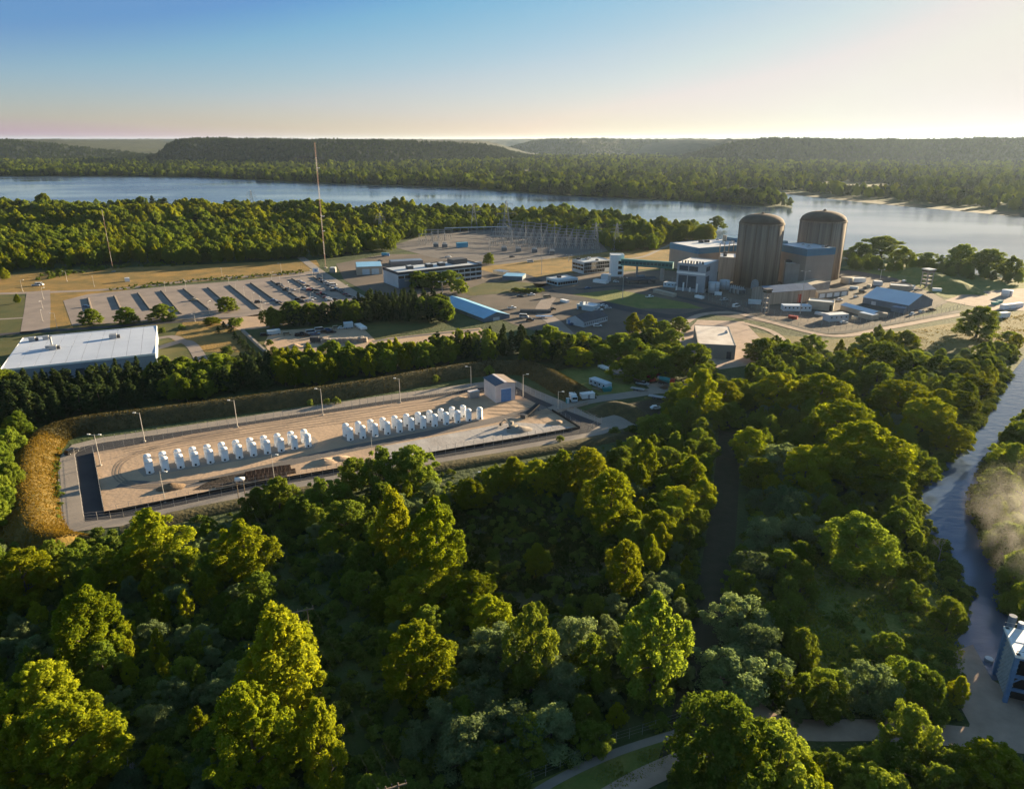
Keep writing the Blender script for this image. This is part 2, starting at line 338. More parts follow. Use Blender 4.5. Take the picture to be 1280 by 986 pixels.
RB('road', [(640, 340), (672, 352), (690, 368), (740, 376), (800, 390), (850, 396), (900, 386)], 11, M_ASPH, 5, 'dark plant road bending past the small office')
RB('road', [(690, 368), (678, 388), (695, 405), (710, 420)], 9, M_OLDASPH, 4, 'side road down to the long grey office')
RB('road', [(720, 362), (790, 358), (850, 372), (950, 396), (1035, 416), (1110, 405), (1200, 389)], 5, M_ASPH, 6, 'dark patrol road along the security fence')
RB('road', [(840, 440), (845, 415), (872, 395), (915, 391), (960, 402), (1040, 420), (1110, 410), (1180, 397), (1280, 380), (1400, 362)], 5, M_DIRT, 7, 'tan dirt road curving round the plant fence')
S('yard', [(842, 432), (872, 400), (930, 402), (952, 425), (948, 455), (900, 462)], M_DIRT, 4, 'tan dirt round the flat roofed store')
RB('road', [(930, 404), (965, 415), (985, 432), (1003, 455)], 4, M_DIRT, 8, 'tan dirt track past the flat roofed store')
S('field', [(935, 415), (1040, 425), (1140, 412), (1240, 395), (1300, 385), (1300, 430), (1225, 448), (1160, 438), (1010, 450), (960, 440)], mat('bank_grass', (0.19, 0.14, 0.036), (0.085, 0.085, 0.024), 0.06, 0.95, 0.3, 1.0, detail=9), 3, 'golden grass bank below the dirt road')
S('bank', [(1050, 335), (1090, 322), (1180, 340), (1280, 352), (1400, 365), (1400, 400), (1240, 380), (1180, 372), (1120, 348)], M_MEADOW, 3, 'dark grassy bank between the plant and the river')
S('yard', [(1180, 376), (1210, 366), (1290, 360), (1400, 365), (1400, 390), (1240, 388)], M_DIRT, 5, 'bare dirt beside the river bank')
# cask yard
S('yard', [(73, 585), (76, 570), (90, 556), (127, 547), (320, 519), (470, 496), (600, 478), (640, 474), (668, 487), (705, 502), (735, 518), (775, 535), (740, 548), (640, 565), (520, 584), (320, 619), (150, 658), (80, 666), (72, 640)], M_GRAVEL, 4, 'pale gravel road round the cask yard')
S('yard', [(94, 570), (101, 559), (131, 553), (320, 526), (470, 503), (600, 485), (640, 481), (665, 495), (702, 511), (752, 530), (735, 541), (640, 558), (520, 577), (320, 611), (155, 647), (106, 652)], M_ASPH, 5, 'dark asphalt patrol strip between the yard fences')
S('yard', [(117, 566), (240, 543), (320, 530), (460, 509), (585, 491), (650, 495), (690, 514), (725, 536), (640, 551), (580, 561), (320, 606), (131, 643)], M_SAND, 6, 'sandy pad under the casks')
S('slab', [(172, 588), (182, 581), (392, 546), (398, 552), (392, 561), (180, 596)], mat('pad_concrete', (0.30, 0.25, 0.21), (0.24, 0.2, 0.17), 0.15, 0.9, 0.02), 7, 'long concrete slab under the first cask group')
S('slab', [(426, 549), (432, 541), (600, 513), (606, 519), (598, 527), (440, 555)], MATS['pad_concrete'], 7, 'long concrete slab under the second cask group')
RB('path', [(150, 605), (230, 606), (320, 588), (420, 565), (520, 545), (620, 525), (680, 508)], 5, M_GREYGRAVEL, 7, 'grey haul track in front of the casks')
S('yard', [(470, 560), (560, 543), (640, 528), (690, 531), (718, 535), (640, 550), (580, 560), (470, 578)], mat('pale_stone', (0.42, 0.39, 0.37), (0.30, 0.27, 0.25), 0.12, 0.95, 0.1, 1.0, detail=9), 8, 'grey stone bed beside the cask yard fence')
S('excavation', [(241, 613), (268, 598), (312, 590), (352, 582), (359, 593), (318, 602), (294, 604), (262, 612)], M_SOIL, 8, 'dark dug ground in the cask yard')
RB('road', [(690, 513), (735, 501), (785, 494), (830, 487), (880, 480)], 7, M_GRAVEL, 6, 'pale gravel entry road to the cask yard')
RB('road', [(775, 445), (766, 452), (772, 464), (800, 474), (835, 486)], 4.5, M_DIRT, 6, 'curved gravel lane behind the trailers')
S('yard', [(800, 476), (850, 480), (880, 478), (870, 492), (820, 492)], M_GRAVEL, 5, 'gravel turning place by the mixer truck')
S('field', [(690, 465), (745, 452), (790, 476), (800, 490), (735, 500), (705, 500)], M_MEADOW, 4, 'grass plot round the office trailer')
S('yard', [(735, 517), (760, 512), (800, 530), (775, 537)], M_GRAVEL, 5, 'gravel apron by the yard corner')
S('field', [(780, 505), (860, 492), (880, 510), (830, 525), (795, 520)], M_TRACK, 4, 'rough brown ground beside the entry road')
M_TYRE = mat('tyre_track', (0.30, 0.22, 0.16), (0.20, 0.15, 0.11), 0.4, 0.95)
for k, off in enumerate((0, 4, 8)):
    RB('tyre_track', [(300, 541 - off * .5), (215, 556 - off * .6), (165 - off, 572), (150 - off, 588), (158 - off, 600 + off * .4), (190, 606 + off * .5), (260, 598 + off * .6)], .55, M_TYRE, 8 + k % 2, 'curved tyre tracks on the sand round the first casks')
for k in range(5):
    RB('tyre_track', [(150 + 4 * k, 560 + 2 * k), (300, 534.5 + 3 * k), (450, 514 + 3 * k), (580, 496 + 3 * k)], .5, M_TYRE, 8 + k % 2, 'straight tyre tracks on the sand behind the casks')
for k in range(4):
    RB('tyre_track', [(610, 505 + 4 * k), (650, 505 + 5 * k), (690, 514 + k), (735, 503 + k)], .5, M_TYRE, 9 + k % 2, 'tyre tracks turning from the yard gate')
# foreground lanes
RB('path', [(912, 540), (908, 600), (900, 680), (884, 780), (866, 900), (850, 960)], lambda t: 7.5, M_TRACK, 4, 'bare dark lane cut straight through the trees')
S('field', [(990, 740), (1030, 700), (1130, 690), (1195, 770), (1190, 850), (1060, 885), (995, 830)], M_MEADOW, 4, 'rough green clearing beside the canal')
S('field', [(545, 640), (600, 625), (690, 630), (770, 690), (762, 755), (640, 775), (560, 730)], mat('scrub_ground', (0.035, 0.042, 0.016), (0.085, 0.075, 0.03), 0.18, 0.95, 0.5, 0.8, detail=9), 3, 'dark scrubby clearing in the woods')
RB('road', [(905, 840), (935, 880), (985, 910), (1100, 913), (1215, 922), (1330, 935)], 5.0, M_DIRT, 6, 'pinkish dirt road to the cooling tower pad')
S('yard', [(1190, 815), (1216, 806), (1240, 850), (1330, 900), (1330, 945), (1205, 935), (1212, 905), (1192, 868)], M_DIRT, 5, 'bare gravel pad in front of the cooling tower')
RB('path', [(640, 1010), (700, 973), (770, 941), (850, 915)], 1.6, M_GRAVEL, 6, 'narrow gravel path beside the wire fence')
RB('road', [(740, 1010), (800, 975), (850, 952), (900, 930)], 4, M_DIRT, 5, 'short stretch of dirt road under the trees')
S('field', [(640, 990), (770, 935), (860, 905), (860, 950), (720, 1020), (640, 1020)], M_MEADOW, 3, 'dark grass beside the wire fence')

# earth berms round the cask yard
M_BERM = mat('shaded_berm_grass', (0.04, 0.04, 0.016), (0.10, 0.078, 0.03), 0.35, 0.95, 0.35, 0.9, c3=(0.065, 0.056, 0.022), detail=9)  # darkened: the shade of the slopes is put into the grass colour
def berm(name, label, crest, h, win, wout, n=10, m=None, taper=0.06):
    L = smooth_line([Vector((p.x, p.y, 0)) for p in world(crest, h)], n); vs, fs = [], []
    K = [(-1, 0), (-0.75, 0.3), (-0.45, 0.68), (-0.2, 0.93), (0, 1), (0.2, 0.95), (0.45, 0.7), (0.75, 0.32), (1, 0)]
    for i, p in enumerate(L):
        t = (L[min(i + 1, len(L) - 1)] - L[max(i - 1, 0)]).normalized(); s = Vector((-t.y, t.x, 0)); f = i / (len(L) - 1)
        e = min(1, min(f, 1 - f) / taper + 0.08) if taper else 1
        for a, z in K:
            w = (wout if a > 0 else win) * a * (1 if abs(a) == 1 else 1 + random.uniform(-.03, .03))
            q = p + s * w; q.z = h * z * e * (1 + random.uniform(-.035, .035)) - (0.3 if abs(a) == 1 else 0); vs.append(q)
        if i:
            b = i * 9
            fs += [(b - 9 + k, b - 8 + k, b + 1 + k, b + k) for k in range(8)]
    fs = [tuple(reversed(f)) for f in fs]
    return tag(MB().add(vs, fs).build(name, m or M_BERM, smooth=True), label, kind='structure')
LIT_LINE = [(84, 670), (44, 657), (33, 618), (33, 585), (40, 557), (54, 537)]
SHADE_LINE = [(44, 546), (64, 532), (100, 522), (177, 512), (320, 494), (447, 477), (573, 456), (640, 451), (673, 456), (702, 471), (730, 488)]
M_BERM_LIT = mat('sunlit_berm_grass', (0.07, 0.062, 0.015), (0.18, 0.115, 0.022), 0.35, 0.95, 0.3, 1.6, c3=(0.125, 0.085, 0.018), detail=9)  # brighter gold: low sunlight on this end is put into the grass colour
berm('berm', 'sunlit golden grassy end of the berm beside the cask yard', LIT_LINE, 4.5, 7.5, 8.5, m=M_BERM_LIT, taper=0.04)
berm('berm', 'tall shaded dark grassy earth berm behind the cask yard', SHADE_LINE, 4.5, 7.5, 8.5)
berm('berm', 'low grassy berm along the fence facing the woods', [(150, 662), (230, 642), (330, 622), (430, 604), (520, 588), (600, 574), (680, 561), (745, 549), (800, 537)], 1.2, 3.0, 6.0, m=M_BERM)
berm('berm', 'small dark mound beside the entry road', [(740, 508), (765, 502), (790, 507), (808, 518)], 3.5, 6, 6, taper=0.3)
berm('berm', 'long earth ridge on the river side of the plant', [(1120, 330), (1160, 338), (1190, 348), (1216, 360)], 5.0, 14, 14, m=M_MEADOW, taper=0.2)

def tufts(name, label, crest, h, win, wout, n, m, seed, blade):
    """standing grass on a berm: crossed blades, one mesh"""
    g = np.random.default_rng(seed); L = smooth_line([Vector((p.x, p.y, 0)) for p in world(crest, h)], 10); P = np.array([(p.x, p.y) for p in L])
    i = g.integers(1, len(P) - 2, n); f = g.uniform(0, 1, (n, 1)); c = P[i] * (1 - f) + P[i + 1] * f; t = P[i + 1] - P[i - 1]; t /= np.linalg.norm(t, axis=1)[:, None]; s = np.stack([-t[:, 1], t[:, 0]], 1)
    a = g.uniform(-1, 1, n); k = np.interp(a, [-1, -.75, -.45, -.2, 0, .2, .45, .75, 1], [0, .3, .68, .93, 1, .95, .7, .32, 0]); c = c + s * (a * np.where(a > 0, wout, win))[:, None]
    b = np.concatenate([c, (k * h - .05)[:, None]], 1); ang = g.uniform(0, 6.28, n); w = blade * g.uniform(.3, .6, n); hh = blade * g.uniform(.6, 1.4, n)
    d = np.stack([np.cos(ang) * w, np.sin(ang) * w, 0 * w], 1); u = np.stack([g.normal(0, .25, n), g.normal(0, .25, n), hh], 1)
    v = np.stack([b - d, b + d, b + d * .5 + u, b - d * .5 + u], 1).reshape(-1, 3)
    tag(link(name, npmesh(name, v, np.arange(4 * n).reshape(-1, 4), m)), label, kind='stuff')
tufts('grass', 'sunlit golden standing grass on the end of the berm', LIT_LINE, 4.5, 7.5, 8.5, 16000, leaf_mat('sunlit_grass', (0.10, 0.075, 0.015), (0.20, 0.13, 0.024), .35), 3, .32)  # blade colour carries the same painted sunlight as the slope
tufts('grass', 'shaded dark standing grass on the long berm behind the casks', SHADE_LINE, 4.5, 7.5, 8.5, 16000, leaf_mat('shaded_grass', (0.04, 0.038, 0.015), (0.09, 0.072, 0.028), .2), 4, .38)  # blade colour carries the slope's painted shade

def turf(name, label, poly, n, m, seed, hr):
    """grass clumps standing on a clearing, one mesh"""
    g = np.random.default_rng(seed); pw = [(p.x, p.y) for p in world(poly)]; xs, ys = [p[0] for p in pw], [p[1] for p in pw]
    P = np.stack([g.uniform(min(xs), max(xs), n), g.uniform(min(ys), max(ys), n)], -1); P = P[inside(P, pw)]; P = P[vnoise(P[:, 0] / 4, P[:, 1] / 4, seed) > .3]; n = len(P)
    b = np.concatenate([P, np.zeros((n, 1))], 1); ang = g.uniform(0, 6.28, n); hh = g.uniform(*hr, n) * (.5 + vnoise(P[:, 0] / 6, P[:, 1] / 6, seed + 1)); w = hh * .6
    d = np.stack([np.cos(ang) * w, np.sin(ang) * w, 0 * w], 1); u = np.stack([g.normal(0, .2, n), g.normal(0, .2, n), hh], 1)
    v = np.stack([b - d, b + d, b + d * .6 + u, b - d * .6 + u], 1).reshape(-1, 3)
    tag(link(name, npmesh(name, v, np.arange(4 * n).reshape(-1, 4), m)), label, kind='stuff')
GL = leaf_mat('meadow_blade', (0.10, 0.16, 0.028), (0.24, 0.24, 0.055), .45)
turf('grass', 'rough green grass in the clearing beside the canal', [(985, 745), (1015, 700), (1060, 690), (1140, 690), (1205, 760), (1205, 850), (1150, 890), (1050, 890), (995, 835)], 16000, GL, 5, (.25, .6))
turf('grass', 'rank weeds in the scrubby clearing', [(545, 640), (600, 625), (690, 630), (770, 690), (762, 755), (640, 775), (560, 730)], 22000, leaf_mat('weed_blade', (0.045, 0.075, 0.018), (0.12, 0.115, 0.035), .4), 6, (.3, .8))
turf('grass', 'long golden grass on the bank below the plant road', [(1010, 432), (1140, 414), (1240, 398), (1300, 390), (1300, 425), (1225, 446), (1160, 436)], 14000, leaf_mat('bank_blade', (0.10, 0.095, 0.022), (0.22, 0.16, 0.04), .35), 7, (.2, .4))
turf('grass', 'mown grass beside the narrow gravel path', [(690, 1000), (775, 948), (850, 925), (860, 945), (780, 985), (740, 1005)], 5000, GL, 8, (.1, .25))

# ---------------------------------------------------------------- trees
L_COT = leaf_mat('cottonwood_leaf', (0.125, 0.19, 0.013), (0.30, 0.32, 0.02), 0.5)
L_OAK = leaf_mat('oak_leaf', (0.095, 0.16, 0.024), (0.215, 0.27, 0.04), 0.45)
L_WIL = leaf_mat('willow_leaf', (0.12, 0.175, 0.08), (0.23, 0.28, 0.13), 0.42, (1.3, 1.3, 0.8))
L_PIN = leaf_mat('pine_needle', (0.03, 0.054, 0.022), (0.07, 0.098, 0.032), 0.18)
L_SHR = leaf_mat('shrub_leaf', (0.085, 0.14, 0.024), (0.19, 0.23, 0.05), 0.30)
M_BARK = mat('bark', (0.09, 0.07, 0.05), (0.16, 0.13, 0.10), 3, 0.95)

def crown_mesh(name, seed, H, rad, prof, nclump, leaves, leaf, m, base=0.18, flat=0.75, clump=0.30, lobes=0.25):
    g = np.random.default_rng(seed); vs = []
    ph = g.uniform(0, 6.28, 3)
    for k in range(nclump):
        t = base + (1 - base) * (k + g.uniform(0, 1)) / nclump
        a = k * 2.39996 + g.uniform(-.5, .5)
        lob = 1 + lobes * (math.sin(2 * a + ph[0] + 2 * t) + 0.6 * math.sin(3 * a + ph[1] - 4 * t)) * 0.6
        rr = prof((t - base) / (1 - base)) * rad * lob
        q = math.sqrt(g.uniform(0.25, 1)) if g.uniform() < 0.85 else g.uniform(0, .5)
        c = np.array([math.cos(a) * rr * q, math.sin(a) * rr * q, t * H + g.uniform(-.03, .03) * H])
        rc = rad * clump * g.choice([.5, .75, 1.0, 1.35], p=[.25, .3, .3, .15]) * g.uniform(.85, 1.15) * (0.55 + 0.45 * prof((t - base) / (1 - base)))
        n = int(leaves * (rc / (rad * clump)) ** 1.4) + 12
        d = g.normal(size=(n, 3)); d[:, 2] += 0.35; d /= np.linalg.norm(d, axis=1)[:, None]
        p = c + d * rc * g.uniform(0.45, 1.18, (n, 1)) * np.array([1, 1, flat])
        nn = d * 0.75 + g.normal(size=(n, 3)) * 0.5; nn[:, 2] += 0.25; nn /= np.linalg.norm(nn, axis=1)[:, None]
        r = g.normal(size=(n, 3)); tx = np.cross(nn, r); tx /= np.linalg.norm(tx, axis=1)[:, None] + 1e-6; ty = np.cross(nn, tx)
        s = leaf * g.uniform(0.6, 1.35, (n, 1)); b = nn * s * 0.25
        vs.append(np.stack([p - tx * s - b, p - ty * s * 0.62 + b, p + tx * s - b, p + ty * s * 0.62 + b], 1).reshape(-1, 3))
    v = np.concatenate(vs); v[:, 2] -= np.minimum(v[:, 2] - 0.15, 0)
    return npmesh(name, v, np.arange(len(v)).reshape(-1, 4), m)
def trunk_mesh(seed, H, r, rad, base):
    g = random.Random(seed); mb = MB(); top = Vector((g.uniform(-.3, .3), g.uniform(-.3, .3), H * 0.75))
    mb.tube((0, 0, -0.2), (0, 0, H * base), r, r * .75, 7); mb.tube((0, 0, H * base), top, r * .75, r * .2, 6)
    for k in range(6):
        a = k * 2.4; z = H * (base + 0.08 * k)
        mb.tube((0, 0, z), (math.cos(a) * rad * .7, math.sin(a) * rad * .7, z + H * .16), r * .38, r * .08, 5)
    me = bpy.data.meshes.new('trunk'); me.from_pydata(mb.v, [], mb.f); me.update(); me.materials.append(M_BARK); return me
P_ROUND = lambda t: math.sqrt(max(0.02, 1 - (2 * t - 0.75) ** 2 / 1.6)) if t < .95 else .25
P_TALL = lambda t: max(0.12, math.sin(math.pi * min(1, 0.16 + t * 0.86)) ** 0.7)
P_CONE = lambda t: max(0.07, (1 - t) ** 0.8)
P_COL = lambda t: max(0.12, min(1, 0.6 + t) * (1 - max(0, t - .45) / .55 * .85))
P_DOME = lambda t: math.sqrt(max(0.03, 1 - t * t * 0.97))
C_N, O_N = 'cottonwood_tree', 'oak_tree'
KIND = {   # prototype height, crown radius, makers
    'cottonwood_tree': (18, 5.2, [dict(prof=P_TALL, nclump=190, leaves=170, leaf=.22, clump=.155, base=.12, flat=1.35), dict(prof=P_COL, nclump=190, leaves=170, leaf=.22, clump=.155, base=.10, flat=1.4), dict(prof=P_ROUND, nclump=190, leaves=170, leaf=.22, clump=.155, base=.14, flat=1.25)], L_COT),
    'oak_tree': (13, 5.2, [dict(prof=P_ROUND, nclump=125, leaves=200, leaf=.215, clump=.19, flat=1.05, base=.16), dict(prof=P_DOME, nclump=125, leaves=200, leaf=.215, clump=.19, flat=1.05, base=.12), dict(prof=P_TALL, nclump=125, leaves=200, leaf=.215, clump=.185, flat=1.1, base=.15)], L_OAK),
    'willow_tree': (9, 4.6, [dict(prof=P_DOME, nclump=46, leaves=320, leaf=.19, clump=.28, base=.10), dict(prof=P_ROUND, nclump=46, leaves=320, leaf=.19, clump=.28, base=.12)], L_WIL),
    'pine_tree': (14, 3.2, [dict(prof=P_COL, nclump=48, leaves=110, leaf=.34, clump=.34, base=.12, flat=.5), dict(prof=P_CONE, nclump=50, leaves=110, leaf=.34, clump=.32, base=.10, flat=.45)], L_PIN),
    'shrub': (3, 2.0, [dict(prof=P_DOME, nclump=16, leaves=70, leaf=.26, clump=.42, base=.12), dict(prof=P_ROUND, nclump=14, leaves=70, leaf=.26, clump=.45, base=.15)], L_SHR),
}
PROTO = {}
for _k in (C_N, O_N): KIND[_k][2].extend([dict(d, lobes=.45, nclump=d['nclump'] - 14) for d in KIND[_k][2]])
for kn, (kh, kr, vs_, km) in KIND.items():
    PROTO[kn] = [(crown_mesh('crown', 31 + 17 * i + len(kn), kh, kr, m=km, **kw), trunk_mesh(i + len(kn), kh, 0.22 + kh * .012, kr, kw['base'])) for i, kw in enumerate(vs_)]
TREES = []          # (kind, variant, x, y, height, radius, keep)
def put(kind, x, y, h, r, keep=0, var=None):
    TREES.append((kind, random.randrange(len(KIND[kind][2])) if var is None else var, x, y, h, r, keep))
def top(kind, tx, ty, wpx, h, var=None):                    # a tree whose crown top shows at pixel (tx,ty), wpx pixels wide
    h *= 1.18 if kind == C_N and h >= 12 else 1.0
    p = V(tx, ty, h); d = proj((p.x, p.y, h * .6))[2]
    put(kind, p.x, p.y, h, wpx * d / FPX / 2, 1, var)
C_, O_, W_, P_, S_ = 'cottonwood_tree', 'oak_tree', 'willow_tree', 'pine_tree', 'shrub'
for a in [  # the trees one can pick out in the woods round the yard
    (C_, 185, 640, 78, 15), (C_, 300, 655, 78, 13), (C_, 100, 742, 78, 15), (C_, 345, 765, 118, 21, 1), (C_, 305, 862, 95, 18), (C_, 395, 880, 70, 15), (C_, 75, 880, 120, 15), (C_, 20, 690, 75, 12), (C_, 40, 835, 85, 12), (C_, 150, 690, 60, 10), (C_, 12, 900, 70, 13),
    (C_, 490, 615, 66, 19, 1), (C_, 543, 628, 74, 19, 0), (O_, 478, 562, 56, 14), (O_, 515, 560, 58, 13), (O_, 440, 574, 40, 10), (O_, 372, 622, 48, 9), (O_, 430, 628, 60, 11), (C_, 588, 600, 46, 9), (O_, 345, 600, 46, 11), (O_, 400, 600, 50, 11), (O_, 320, 612, 40, 9),
    (C_, 641, 572, 40, 11, 1), (C_, 672, 578, 44, 11), (C_, 702, 565, 46, 12), (C_, 733, 562, 50, 13), (C_, 765, 592, 72, 15), (C_, 812, 553, 34, 12, 1), (C_, 800, 580, 34, 10, 1), (C_, 618, 585, 34, 9), (O_, 776, 560, 40, 9), (O_, 835, 560, 44, 9), (C_, 866, 572, 50, 11), (C_, 850, 612, 58, 9), (C_, 826, 640, 60, 9), (C_, 880, 600, 44, 9),
    (C_, 672, 680, 34, 9, 1), (C_, 783, 680, 52, 12), (O_, 820, 748, 98, 22, 2), (O_, 665, 760, 66, 19, 2), (W_, 720, 780, 70, 10), (W_, 700, 830, 60, 9), (O_, 740, 800, 60, 11), (C_, 525, 722, 86, 9, 2), (C_, 590, 722, 74, 10, 2), (C_, 520, 785, 84, 14, 2), (C_, 610, 748, 50, 10), (W_, 620, 790, 70, 10), (W_, 595, 850, 60, 8), (W_, 580, 905, 80, 9), (W_, 630, 890, 80, 9), (W_, 550, 880, 50, 8), (W_, 520, 905, 46, 7), (W_, 690, 890, 70, 8), (C_, 772, 880, 26, 5, 1), (O_, 742, 905, 50, 6), (O_, 615, 940, 70, 7), (O_, 660, 900, 60, 8),
    (O_, 915, 885, 125, 19, 0), (O_, 980, 915, 90, 14, 3), (C_, 940, 930, 80, 13), (O_, 870, 960, 60, 8), (O_, 1045, 945, 60, 7), (O_, 1090, 940, 60, 7), (O_, 1145, 885, 60, 11), (O_, 1125, 938, 70, 8), (O_, 1195, 942, 56, 7), (O_, 1256, 588, 50, 12, 1), (O_, 1248, 622, 40, 11, 2), (O_, 1262, 655, 42, 11, 0), (O_, 1278, 690, 42, 11, 4), (O_, 1284, 728, 40, 10, 5), (O_, 1270, 556, 46, 11, 3), (O_, 1282, 528, 40, 10, 1), (C_, 1250, 940, 90, 10, 2), (O_, 1180, 960, 60, 8), (C_, 1010, 950, 60, 10),
    (O_, 1078, 650, 92, 15, 0), (C_, 1085, 533, 100, 17, 2), (C_, 1060, 506, 90, 13, 2), (C_, 1128, 478, 70, 12, 2), (C_, 1165, 500, 64, 12, 2), (O_, 1090, 560, 90, 13), (O_, 1140, 560, 66, 12), (C_, 1180, 488, 50, 10), (C_, 1012, 560, 60, 12, 2), (C_, 1025, 590, 40, 9), (W_, 985, 560, 60, 11), (W_, 980, 610, 56, 10), (W_, 960, 650, 56, 10), (W_, 1010, 645, 60, 9), (O_, 985, 690, 56, 9), (W_, 945, 690, 50, 9), (O_, 1005, 705, 44, 8), (W_, 925, 750, 70, 10), (W_, 950, 790, 70, 9), (W_, 915, 820, 90, 9), (W_, 970, 820, 50, 8), (O_, 1005, 790, 46, 8), (W_, 1090, 835, 64, 9), (O_, 1145, 830, 58, 9), (O_, 1165, 845, 60, 8), (O_, 1035, 840, 46, 6), (O_, 1118, 795, 42, 5), (O_, 1146, 692, 46, 8), (O_, 1140, 728, 46, 6), (O_, 1192, 750, 40, 8), (O_, 1128, 640, 46, 9),
    (C_, 878, 465, 54, 17, 1), (C_, 908, 478, 44, 11, 2), (C_, 975, 468, 56, 13, 2), (C_, 940, 538, 50, 11, 2), (C_, 950, 575, 46, 9), (O_, 860, 500, 46, 11), (O_, 825, 520, 50, 9), (O_, 955, 480, 44, 9), (O_, 915, 505, 40, 9), (C_, 925, 475, 40, 8, 2), (C_, 1000, 478, 50, 11, 2), (O_, 1110, 430, 66, 14, 1), (O_, 1085, 418, 34, 11), (O_, 1135, 415, 32, 10), (O_, 1050, 440, 46, 10), (C_, 1030, 470, 60, 12, 2), (O_, 1100, 455, 50, 12), (O_, 1145, 440, 44, 10), (O_, 1175, 445, 44, 9), (O_, 1205, 450, 42, 8), (O_, 1235, 445, 40, 7), (O_, 1252, 428, 32, 6), (O_, 1265, 415, 28, 6), (C_, 1220, 470, 40, 8, 2), (C_, 1205, 490, 40, 9, 2), (C_, 1190, 530, 46, 10, 2),
    (O_, 955, 424, 50, 11), (O_, 985, 430, 40, 9), (O_, 1015, 420, 40, 9), (O_, 870, 432, 60, 14, 1), (O_, 820, 440, 56, 12, 1), (O_, 795, 425, 40, 11), (O_, 775, 418, 42, 11), (C_, 792, 392, 26, 11, 1), (C_, 812, 394, 26, 11, 1), (O_, 850, 397, 24, 8), (O_, 830, 402, 30, 8), (O_, 790, 446, 46, 11), (C_, 722, 435, 34, 9, 2), (O_, 700, 416, 40, 11), (O_, 755, 432, 36, 9), (O_, 728, 416, 36, 10),
    (O_, 1228, 385, 52, 16, 1), (O_, 111, 387, 28, 8.5, 1), (O_, 156, 385, 30, 9, 1), (O_, 201, 381, 32, 9, 1), (O_, 282, 372, 28, 8.5, 1), (O_, 611, 317, 16, 9, 1), (C_, 264, 397, 22, 4, 2), (O_, 291, 398, 16, 5),
    (O_, 522, 340, 28, 11, 1), (O_, 540, 341, 30, 11, 1), (O_, 562, 339, 32, 11, 1), (O_, 575, 350, 22, 9, 1), (O_, 1105, 297, 58, 17, 1), (O_, 1080, 306, 30, 14), (O_, 1132, 311, 36, 14), (O_, 1162, 316, 30, 14), (O_, 1205, 307, 40, 19, 1), (O_, 1238, 313, 50, 18, 1), (O_, 1268, 322, 34, 17), (O_, 1060, 313, 20, 9), (O_, 897, 271, 22, 15, 1), (O_, 880, 280, 18, 11), (C_, 207, 292, 18, 17, 1), (C_, 3, 335, 14, 9, 1),
    (P_, 279, 402, 9, 4, 1), (P_, 287, 405, 10, 5, 1), (P_, 272, 408, 8, 4, 1), (P_, 293, 414, 9, 4.5, 1), (P_, 299, 420, 9, 4.5, 1), (P_, 304, 424, 10, 5, 1), (P_, 310, 430, 10, 5, 1), (P_, 316, 435, 10, 5, 1), (S_, 284, 434, 16, 3.2, 0), (S_, 202, 410, 8, 2.6, 1), (S_, 226, 406, 8, 2.6, 0), (S_, 298, 398, 12, 3, 1), (S_, 336, 425, 10, 2.6, 0), (S_, 342, 434, 10, 2.6, 1), (C_, 20, 368, 8, 6, 1),
    (S_, 644, 360, 12, 2.6, 0), (S_, 652, 361, 12, 2.6, 1), (S_, 660, 361, 12, 2.8, 0), (S_, 668, 361, 12, 2.6, 1), (S_, 675, 360, 12, 2.4, 0), (S_, 605, 588, 16, 3, 0), (S_, 622, 596, 20, 3, 1), (S_, 640, 604, 18, 3, 0), (S_, 790, 532, 14, 3, 1), (S_, 806, 528, 14, 3, 0), (S_, 768, 535, 12, 2.4, 1), (S_, 700, 545, 10, 2, 0), (S_, 1110, 800, 34, 3, 0), (S_, 1055, 770, 26, 2.4, 1), (S_, 1140, 770, 26, 2.4, 0), (S_, 420, 497, 10, 2.5, 0), (S_, 408, 499, 8, 2.2, 1), (S_, 388, 500, 8, 2.0, 0), (S_, 545, 470, 10, 3, 1), (S_, 612, 458, 12, 4, 0),
]: top(*a)

# woods filled in between them: polygons of ground, in photo pixels
def fill(poly, gap, mix, hr, sel=1.0, avoid=(), rk=0.42, seed=0):
    pw = [(p.x, p.y) for p in world(poly)]; xs, ys = [p[0] for p in pw], [p[1] for p in pw]
    g = np.random.default_rng(seed + 5)
    nx, ny = int((max(xs) - min(xs)) / gap) + 1, int((max(ys) - min(ys)) / gap) + 1
    i, j = np.meshgrid(np.arange(nx), np.arange(ny), indexing='ij')
    P = np.stack([min(xs) + (i + (j % 2) * .5 + g.uniform(-.36, .36, i.shape)) * gap, min(ys) + (j + g.uniform(-.36, .36, i.shape)) * gap], -1).reshape(-1, 2)
    P = P[inside(P, pw)]
    for q in avoid: P = P[~inside(P, [(p.x, p.y) for p in world(q)])]
    K = list(mix); wgt = np.array([mix[k] for k in K]); wgt = wgt / wgt.sum()
    kept = np.array([(t[2], t[3], t[5]) for t in TREES if t[6]] or [(1e9, 1e9, 0)])
    zone = vnoise(P[:, 0] / 26, P[:, 1] / 26, seed + 3)
    for (x, y), z in zip(P, zone):
        if g.uniform() > sel: continue
        if (np.hypot(kept[:, 0] - x, kept[:, 1] - y) < kept[:, 2] * .75 + 1.2).any(): continue
        k = K[int(np.searchsorted(np.cumsum(wgt), min(.999, max(0, z * 1.3 - .15 + g.uniform(-.25, .25)))))]
        h = (hr[0] + (hr[1] - hr[0]) * g.beta(1.6, 1.8)) * (KIND[k][0] / 13 if k in (W_, S_) else 1)
        put(k, x, y, h, h * KIND[k][1] / KIND[k][0] * g.uniform(.85, 1.2) * rk / .42)
LANE = [(888, 520), (938, 520), (932, 640), (915, 780), (905, 900), (890, 965), (832, 965), (850, 880), (872, 740), (884, 600)]
